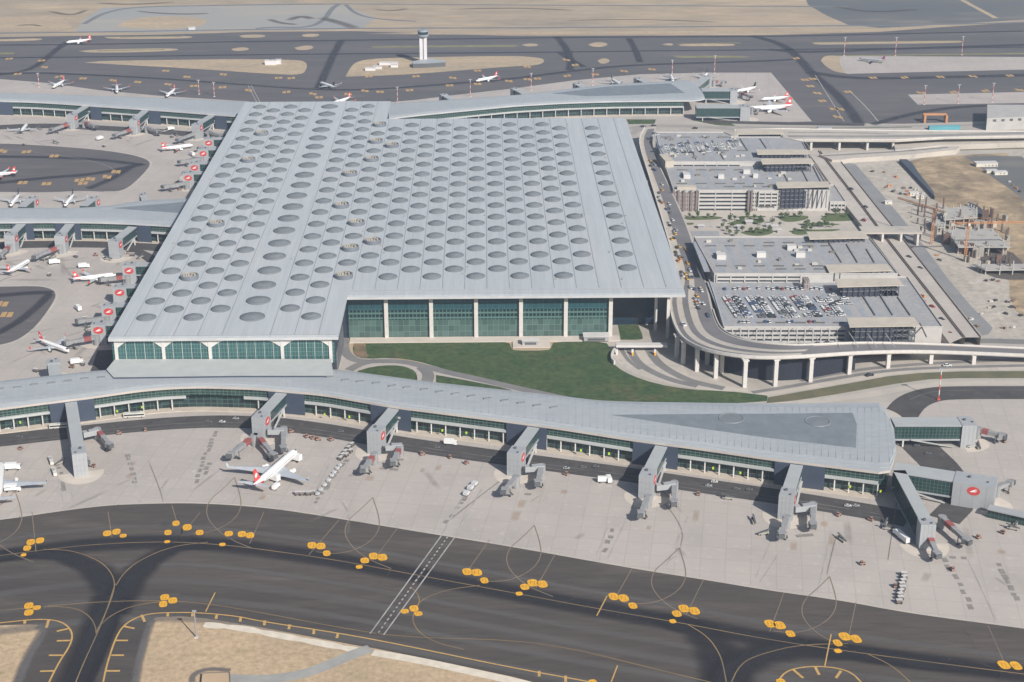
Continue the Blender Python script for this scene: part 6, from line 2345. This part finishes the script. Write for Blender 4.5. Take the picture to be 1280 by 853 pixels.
# northern deck
k2 = 0
for bx, by, nn, f in ((838, 187, 8, .8), (857, 185, 8, .85), (878, 184, 8, .9), (898, 184, 6, .7), (918, 181, 7, .7)):
    c0 = at(bx, by, 25)
    k2 += 1
    for side in (-1, 1):
        k3 = 0
        for k in range(nn):
            if rn.random() > f:
                continue
            c = rn.choice(cols_)
            k3 += 1
            p = Vector((c0.x + side * 3.8, c0.y + (k - nn / 2) * 5.2, 25.05))
            put_car(c, p, 0 if side > 0 else math.pi, '%s car on the northern garage deck, %s from the front of the %s column' % (c, ordw[k3 - 1], ordw[k2 * 2 - 2 + (side + 1) // 2]), 'cars parked on the northern garage deck', 1.25)
# departures kerb
lane = []
for k in range(len(O) - 1):
    lane.append(O[k])
kerb = [(805, 180), (813, 205), (822, 232), (835, 270), (846, 303), (858, 340), (868, 365), (878, 392)]
kn = 0
for k in range(60):
    t = rn.random() ** .8
    y = 195 + t * 205
    x = lerp_px([(b, a) for a, b in kerb], y) + rn.choice([-6, -3, 0, 3, 6]) * (.6 + t * .9) + 1
    c = rn.choice(['white', 'white', 'black', 'grey', 'silver', 'yellow', 'orange', 'yellow', 'blue', 'black'])
    kn += 1
    lane.append((y, x, c))
ll = sorted([l for l in lane if isinstance(l, tuple)], key=lambda l: l[0])
for k, (y, x, c) in enumerate(ll):
    txt = '%s car on the kerb road beside the hall roof, number %d from the far end' % (c, k + 1)
    put_car(c, at(x, y, 19.15), -1.3, txt, 'cars along the departures kerb', 1.15)
for x, y, z, c, rz, lab in ((968, 437, 19.7, 'yellow', 0, 'yellow taxi on the viaduct above the tallest pillars'), (1099, 434, 12.4, 'yellow', .1, 'left taxi of the yellow pair on the viaduct'), (1106, 433, 12, 'yellow', .1, 'right taxi of the yellow pair on the viaduct'), (1189, 435, 7.8, 'orange', 0, 'orange car where the ramp road meets the viaduct'),
                            (919, 434, 19.3, 'black', -.4, 'dark car on the outer bend of the viaduct'), (1023, 431.5, 18.2, 'black', 0, 'left dark car of the pair on the inner viaduct lane'), (1035, 430.5, 17.5, 'black', 0, 'right dark car of the pair on the inner viaduct lane'),
                            (854, 407, 19.2, 'white', -1.2, 'white car on the outer kerb lane just past the roof corner'), (1166, 425.5, 0, 'orange', 0, 'red orange barrier car at the foot of the ramp beside the site')):
    put_car(c, at(x, y, z + .15), rz, lab, 'cars on the viaduct', 1.5)
for k, (x, y, c) in enumerate(((1153, 371, 'orange'), (1153.5, 377, 'red'), (1165, 384, 'red'), (1177, 400, 'black'), (1188, 418, 'red'), (1136, 322, 'black'), (1150, 336, 'black'), (1080, 276, 'red'), (1094, 295, 'red'), (1064, 237, 'black'), (1082, 259.5, 'black'))):
    put_car(c, at(x, y, 6.2 if y > 360 else 4.2), 2.2 + math.pi, '%s car driving on the diagonal ramp roads, %s from the top' % (c, ordw[sorted([371, 377, 384, 400, 418, 322, 336, 276, 295, 237, 259.5]).index(y)]), 'cars on the diagonal ramps', 1.25)
for x, y, c, rz, lab in ((1087, 470, 'black', .3, 'dark car on the lower road beneath the viaduct'), (804, 159, 'black', 0, 'left dark car on the back road behind the garage'), (817, 158, 'black', 0, 'right dark car on the back road near the hall corner'), (869, 161, 'black', 0, 'dark car on the back road behind the northern deck'),
                         (1184, 458, 'white', 0, 'white car on the lower road near the right edge'), (818, 168, 'black', 0, 'dark car at the corner of the northern garage'), (824, 185, 'blue', 0, 'blue car against the left edge of the northern garage'), (820, 169.5, 'white', 0, 'white car at the corner of the northern garage')):
    put_car(c, at(x, y, .2 if x > 830 or y < 162 else 25.1), rz, lab, 'cars on the landside roads', 1.4)


# airport ground vehicles
def truck(kind):
    o = empty(kind)
    if kind == 'service_truck':
        mb = MB()
        mb.box((-.8, 0, 1.0), (5.6, 2.4, 2.6))
        mb.build('cargo_box', skin, o)
        mb = MB()
        mb.box((3.0, 0, .6), (1.8, 2.3, 2.0))
        mb.box((3.95, 0, 1.6), (.1, 2.0, .8), 0, 1, 1)
        mb.build('cab', [skin, glassm], o)
        ax = (-2.4, 2.8)
        w = 2.4
    elif kind == 'airport_bus':
        mb = MB()
        mb.box((0, 0, .5), (13, 2.9, 2.6))
        mb.box((0, 0, 1.5), (12.4, 2.96, 1.0), 0, 1, 1)
        mb.box((1, 0, 3.1), (5, 1.8, .35), 0, 2, 2)
        mb.build('body', [M('bus_cream', (.64, .62, .56), .5), glassm, gatew], o)
        ax = (-4, 4.4)
        w = 2.8
    elif kind == 'baggage_cart':
        mb = MB()
        mb.box((0, 0, .6), (3.0, 1.7, .25))
        mb.box((0, 0, 2.1), (3.0, 1.8, .12), 0, 1, 1)
        mb.box((-.2, 0, .85), (2.1, 1.3, .9), 0, 2, 2)
        for x in (-1.4, 1.4):
            for y in (-.8, .8):
                mb.box((x, y, .85), (.1, .1, 1.3), 0, 0, 0)
        mb.build('body', [dark_eq, M('cart_cover', (.55, .55, .54), .6), M('luggage', (.20, .15, .13), .8)], o)
        ax = (-1, 1)
        w = 1.5
    elif kind == 'baggage_tractor':
        mb = MB()
        mb.box((0, 0, .5), (3.0, 1.6, .8))
        mb.box((-.5, 0, 1.3), (1.2, 1.4, .9), 0, 1, 1)
        mb.box((-.5, 0, 2.2), (1.4, 1.5, .1), 0, 0, 0)
        mb.build('body', [M('tractor_paint', (.34, .20, .15), .7), glassm], o)
        ax = (-1, 1)
        w = 1.5
    elif kind == 'belt_loader':
        mb = MB()
        mb.box((0, 0, .5), (6, 1.9, .7))
        mb.box((2, .5, 1.2), (1.2, .8, .9), 0, 1, 1)
        mb.build('body', [M('loader_paint', (.40, .38, .33), .7), glassm], o)
        mb = MB()
        mb.beam((-3.5, -.3, 1.2), (4, -.3, 2.9), 1.0, .3)
        mb.build('belt', dark_eq, o)
        ax = (-2, 2)
        w = 1.8
    else:      # cargo_container
        mb = MB()
        mb.prism([(-1.6, -1.2), (1.6, -1.2), (1.6, 1.2), (-1.6, 1.2)], .5, 2.0, 0, 0, True)
        mb.build('body', M('container_alu', (.56, .57, .58), .5), o)
        mb = MB()
        mb.box((0, 0, .2), (3.4, 2.5, .3))
        mb.build('dolly', dark_eq, o)
        ax = (-1.1, 1.1)
        w = 2.2
    for x in ax:
        for y in (-1, 1):
            mb = MB()
            mb.tube((x, y * w / 2 - .12, .4), (x, y * w / 2 + .12, .4), .4, .4, 8)
            mb.build('wheel', tyre, o)
    return o


tp_ = {}


def put(kind, px, rz, lab, cat, group=None, s_=1.0, z=.12):
    if kind not in tp_:
        tp_[kind] = o = truck(kind)
    else:
        o = copy_tree(tp_[kind])
    o.location = at(px[0], px[1], z)
    o.rotation_euler = (0, 0, rz)
    o.scale = (s_, s_, s_)
    return tag(o, lab, cat, group)


put('airport_bus', (168, 521.5), .12, 'cream apron bus on the pier road right of the leftmost gate', 'bus', None, 1.15)
put('airport_bus', (75, 535), .15, 'cream apron bus half behind the leftmost gate', 'bus', None, 1.1)
put('service_truck', (563, 556), -.2, 'white truck on the road under the pier between the third and fourth gates', 'truck', None, 1.2)
put('airport_bus', (1034, 459), .05, 'white coach parked under the viaduct', 'bus')
put('service_truck', (368, 576), 2.6, 'white loading truck at the nose of the parked airliner', 'truck', None, 1.5)
put('service_truck', (341, 601), 2.5, 'white loading truck behind the wing of the parked airliner', 'truck', None, 1.5)
put('service_truck', (345, 611), 1.2, 'small truck under the tailplane of the parked airliner', 'truck')
put('belt_loader', (352, 594), 2.4, 'belt loader beside the body of the parked airliner', 'loader', None, 1.2)
put('service_truck', (16, 587), .1, 'upper white catering truck beside the airliner at the left edge', 'truck', None, 1.35)
put('service_truck', (16, 614), .1, 'lower white catering truck beside the airliner at the left edge', 'truck', None, 1.4)
put('service_truck', (1123, 671), 1.9, 'left white truck of the pair beside the dark sided tip gate', 'truck', None, 1.2)
put('service_truck', (1130, 677), 1.9, 'right white truck of the pair beside the dark sided tip gate', 'truck', None, 1.2)
for k, (x, y) in enumerate(((397, 619), (401, 614), (406, 608), (411, 602), (415, 596), (418, 592), (422, 587), (425, 583))):
    put('cargo_container', (x, y), 1.1, 'cargo container in the slanting line near the second gate, %s from the bottom' % ordw[k], 'container', 'cargo containers in a slanting line', .8)
for k, (x, y) in enumerate(((372, 619), (378, 619), (386, 619), (391, 618))):
    put('baggage_cart', (x, y), .1, 'baggage cart in the short row behind the parked airliner, %s from the left' % ordw[k], 'baggage cart', 'baggage carts behind the parked airliner', 1.2)
for k, (x, y) in enumerate(((426, 575), (429, 571), (432, 567), (436, 562), (440, 558), (433, 571), (438, 566))):
    put('baggage_cart', (x, y), 1.1, 'baggage cart in the cluster left of the third gate, %s counted from the left end' % ordw[k], 'baggage cart', 'baggage carts left of the third gate', 1.2)
for k, (x, y) in enumerate(((392, 549), (398, 550.5), (364, 541), (384, 547), (414, 551))):
    put('baggage_tractor', (x, y), .2 * k, 'baggage tractor at the apron edge between the second and third gates, %s of five' % ordw[k], 'tractor', 'baggage tractors between second and third gates', 1.2)
for k in range(9):
    y = 720 + k * 4.3
    put('baggage_cart', (1129.5 - k * .8 + (k * 5 % 3) * .7, y), (k * 3 % 4) * .2, 'baggage cart in the long stack near the right apron edge, %s from top' % ordw[k], 'baggage cart', 'stacked row of baggage carts on the right apron', 1.2)
for k, (x, y, txt) in enumerate(((593, 607, 'upper'), (588, 612, 'middle'), (583, 619, 'lower'))):
    put('cargo_container', (x, y), 1.1, txt + ' blue edged container near the white road lines', 'container', 'containers near the white road lines', 1.3)
for k, (x, y, kd, nm) in enumerate(((755, 603, 'service_truck', 'white truck parked below the pier road left of the fifth gate'), (761, 602, 'service_truck', 'second white truck parked below the pier road left of the fifth gate'),
                                    (528, 569, 'baggage_tractor', 'small red tractor spot right of the third gate'), (562, 573, 'baggage_tractor', 'tractor between the third and fourth gates near the road'), (583, 580, 'baggage_tractor', 'lone dark tractor left of the fourth gate'),
                                    (707, 594, 'baggage_tractor', 'tractor at the road edge right of the fourth gate'), (873, 619, 'baggage_tractor', 'tractor at the road edge right of the fifth gate'), (910, 624, 'belt_loader', 'belt loader right of the fifth gate'),
                                    (942, 653, 'belt_loader', 'dark loader left of the sixth gate'), (954, 668, 'belt_loader', 'blue loader left of the sixth gate foot'), (1052, 676, 'belt_loader', 'loader right of the sixth gate'), (1048, 645, 'baggage_tractor', 'tractor at the road edge right of the sixth gate'),
                                    (1088, 651, 'baggage_tractor', 'tractor at the road edge left of the dark sided gate'), (1106, 657, 'belt_loader', 'loader beside the dark sided tip gate, upper'), (1110, 662, 'belt_loader', 'loader beside the dark sided tip gate, lower'),
                                    (1223, 560, 'belt_loader', 'green loader in front of the badge gate'), (1214, 559, 'belt_loader', 'long green loader below the back tip gate'), (1255, 553, 'baggage_tractor', 'dark tractor at right beyond the back tip gate'),
                                    (1223, 673, 'baggage_tractor', 'tractor right of the tip jet bridges'), (1253, 667, 'baggage_tractor', 'tractor near the right edge below the badge gate'), (1270, 655, 'belt_loader', 'upper brown loader at the right edge'), (1266, 662, 'belt_loader', 'lower brown loader at the right edge'),
                                    (1119, 734, 'baggage_tractor', 'small dark tractor left of the stacked baggage carts'), (1078, 706, 'baggage_tractor', 'lone tractor on the concrete right of the sixth gate'), (1190, 713, 'baggage_tractor', 'lone red tractor below the tip jet bridges'),
                                    (64, 578, 'airport_bus', 'white trailer parked upright at left of the leftmost gate foot, upper'), (68, 592, 'airport_bus', 'white trailer parked upright at left of the leftmost gate foot, lower'), (75, 580, 'belt_loader', 'dark loader beside the white trailers'),
                                    (117, 584, 'baggage_tractor', 'dark tractor right of the leftmost gate foot'), (26, 562, 'baggage_tractor', 'dark tractor near the road at far left'), (149, 543, 'baggage_tractor', 'dark tractor at the road edge right of the leftmost gate'), (182, 539, 'baggage_tractor', 'second dark tractor at the road edge right of the leftmost gate'))):
    put(kd, (x, y), (k * 1.7) % 3 if kd != 'airport_bus' else 1.95, nm, {'service_truck': 'truck', 'baggage_tractor': 'tractor', 'belt_loader': 'loader', 'airport_bus': 'trailer'}[kd], None, 1.15 if kd != 'airport_bus' else .8)
# road cars along the pier road
for k, (x, y) in enumerate(((8, 536), (17, 537), (25, 547), (261, 528), (278, 528), (295, 524), (426, 540), (546, 560), (650, 576), (708, 586), (729, 585), (745, 584), (893, 603), (886, 608), (921, 612), (937, 613), (1060, 633), (1070, 633), (1146, 558), (1160, 568))):
    put_car(['white', 'silver', 'grey', 'grey'][k % 4], at(x, y, .15), -.15, '%s car on the road under the near pier, %s from the left' % (['white', 'silver', 'grey', 'grey'][k % 4], ordw[k]), 'cars on the near pier road', .95)
# left bays
rn = random.Random(9)
spots = [(60, 325), (66, 322), (68, 330), (95, 322), (120, 320), (62, 345), (135, 325), (105, 335), (150, 322), (160, 317), (166, 320), (175, 323), (98, 388), (122, 350), (128, 355), (106, 400), (112, 412), (96, 455), (104, 457), (90, 460),
         (60, 168), (50, 162), (125, 175), (130, 184), (150, 172), (215, 172), (221, 170), (240, 195), (245, 190), (225, 238), (222, 229), (205, 165), (213, 163), (30, 182), (100, 450), (45, 465), (70, 180)]
for k, (x, y) in enumerate(spots):
    kd = ['baggage_cart', 'belt_loader', 'service_truck', 'baggage_cart', 'baggage_tractor'][k % 5]
    bay = 'far left bay' if y < 250 else 'left bay below the middle pier'
    put(kd, (x, y), rn.uniform(0, 3), '%s on the %s concrete, number %d from the left' % (kd.replace('_', ' '), bay, sorted(s for s in spots if (s[1] < 250) == (y < 250)).index((x, y)) + 1), kd.split('_')[-1], 'ground vehicles in the left bays', 1.3)
# people would be a pixel high: none can be told apart in the photograph
for o in list(col.objects):
    if o.parent is None and o.type == 'EMPTY' and not o.children:
        bpy.data.objects.remove(o)
# ------------------------------------------------------------------ light, world, haze
ws = bpy.data.worlds.new('World')
sc.world = ws
ws.use_nodes = True
n = ws.node_tree
bg = n.nodes['Background']
sky = n.nodes.new('ShaderNodeTexSky')
sky.sky_type = 'NISHITA'
sky.sun_disc = False
SUN = Vector((.54, -.84, 0)).normalized()
EL = 36
sky.sun_elevation = R(EL)
sky.sun_rotation = math.atan2(SUN.x, SUN.y)
sky.air_density = 1.0
sky.dust_density = 2.0
bg.inputs['Strength'].default_value = .070
n.links.new(sky.outputs[0], bg.inputs['Color'])
sl = bpy.data.lights.new('sun', 'SUN')
sl.energy = 5.0
sl.angle = R(.5)
sl.color = (1, .95, .885)
so = bpy.data.objects.new('sun', sl)
col.objects.link(so)
dv = -(Vector((SUN.x * math.cos(R(EL)), SUN.y * math.cos(R(EL)), math.sin(R(EL)))))
so.rotation_euler = dv.to_track_quat('-Z', 'Y').to_euler()
so.location = (0, -500, 600)
HAZE = True
if HAZE:
    h = MB()
    h.prism([(-6000, -2400), (7000, -2400), (7000, 7000), (-6000, 7000)], -1.6, CAM.z + 30, 0, 0, True)
    hm = bpy.data.materials.new('haze')
    hm.use_nodes = True
    t = hm.node_tree
    for x in list(t.nodes):
        if x.type != 'OUTPUT_MATERIAL':
            t.nodes.remove(x)
    pv = t.nodes.new('ShaderNodeVolumePrincipled')
    pv.inputs['Color'].default_value = (.60, .76, 1.0, 1)
    pv.inputs['Density'].default_value = .000070
    pv.inputs['Anisotropy'].default_value = .2
    t.links.new(pv.outputs[0], t.nodes[0].inputs['Volume'])
    tag(h.build('haze', hm), kind='stuff')
vs = sc.view_settings
vs.view_transform = 'Standard'
vs.look = 'None'
vs.exposure = 0.22
vs.gamma = 1
sc.cycles.use_denoising = True
sc.cycles.max_bounces = 6
sc.cycles.transparent_max_bounces = 24
sc.cycles.volume_bounces = 1
sc.cycles.volume_step_rate = 5
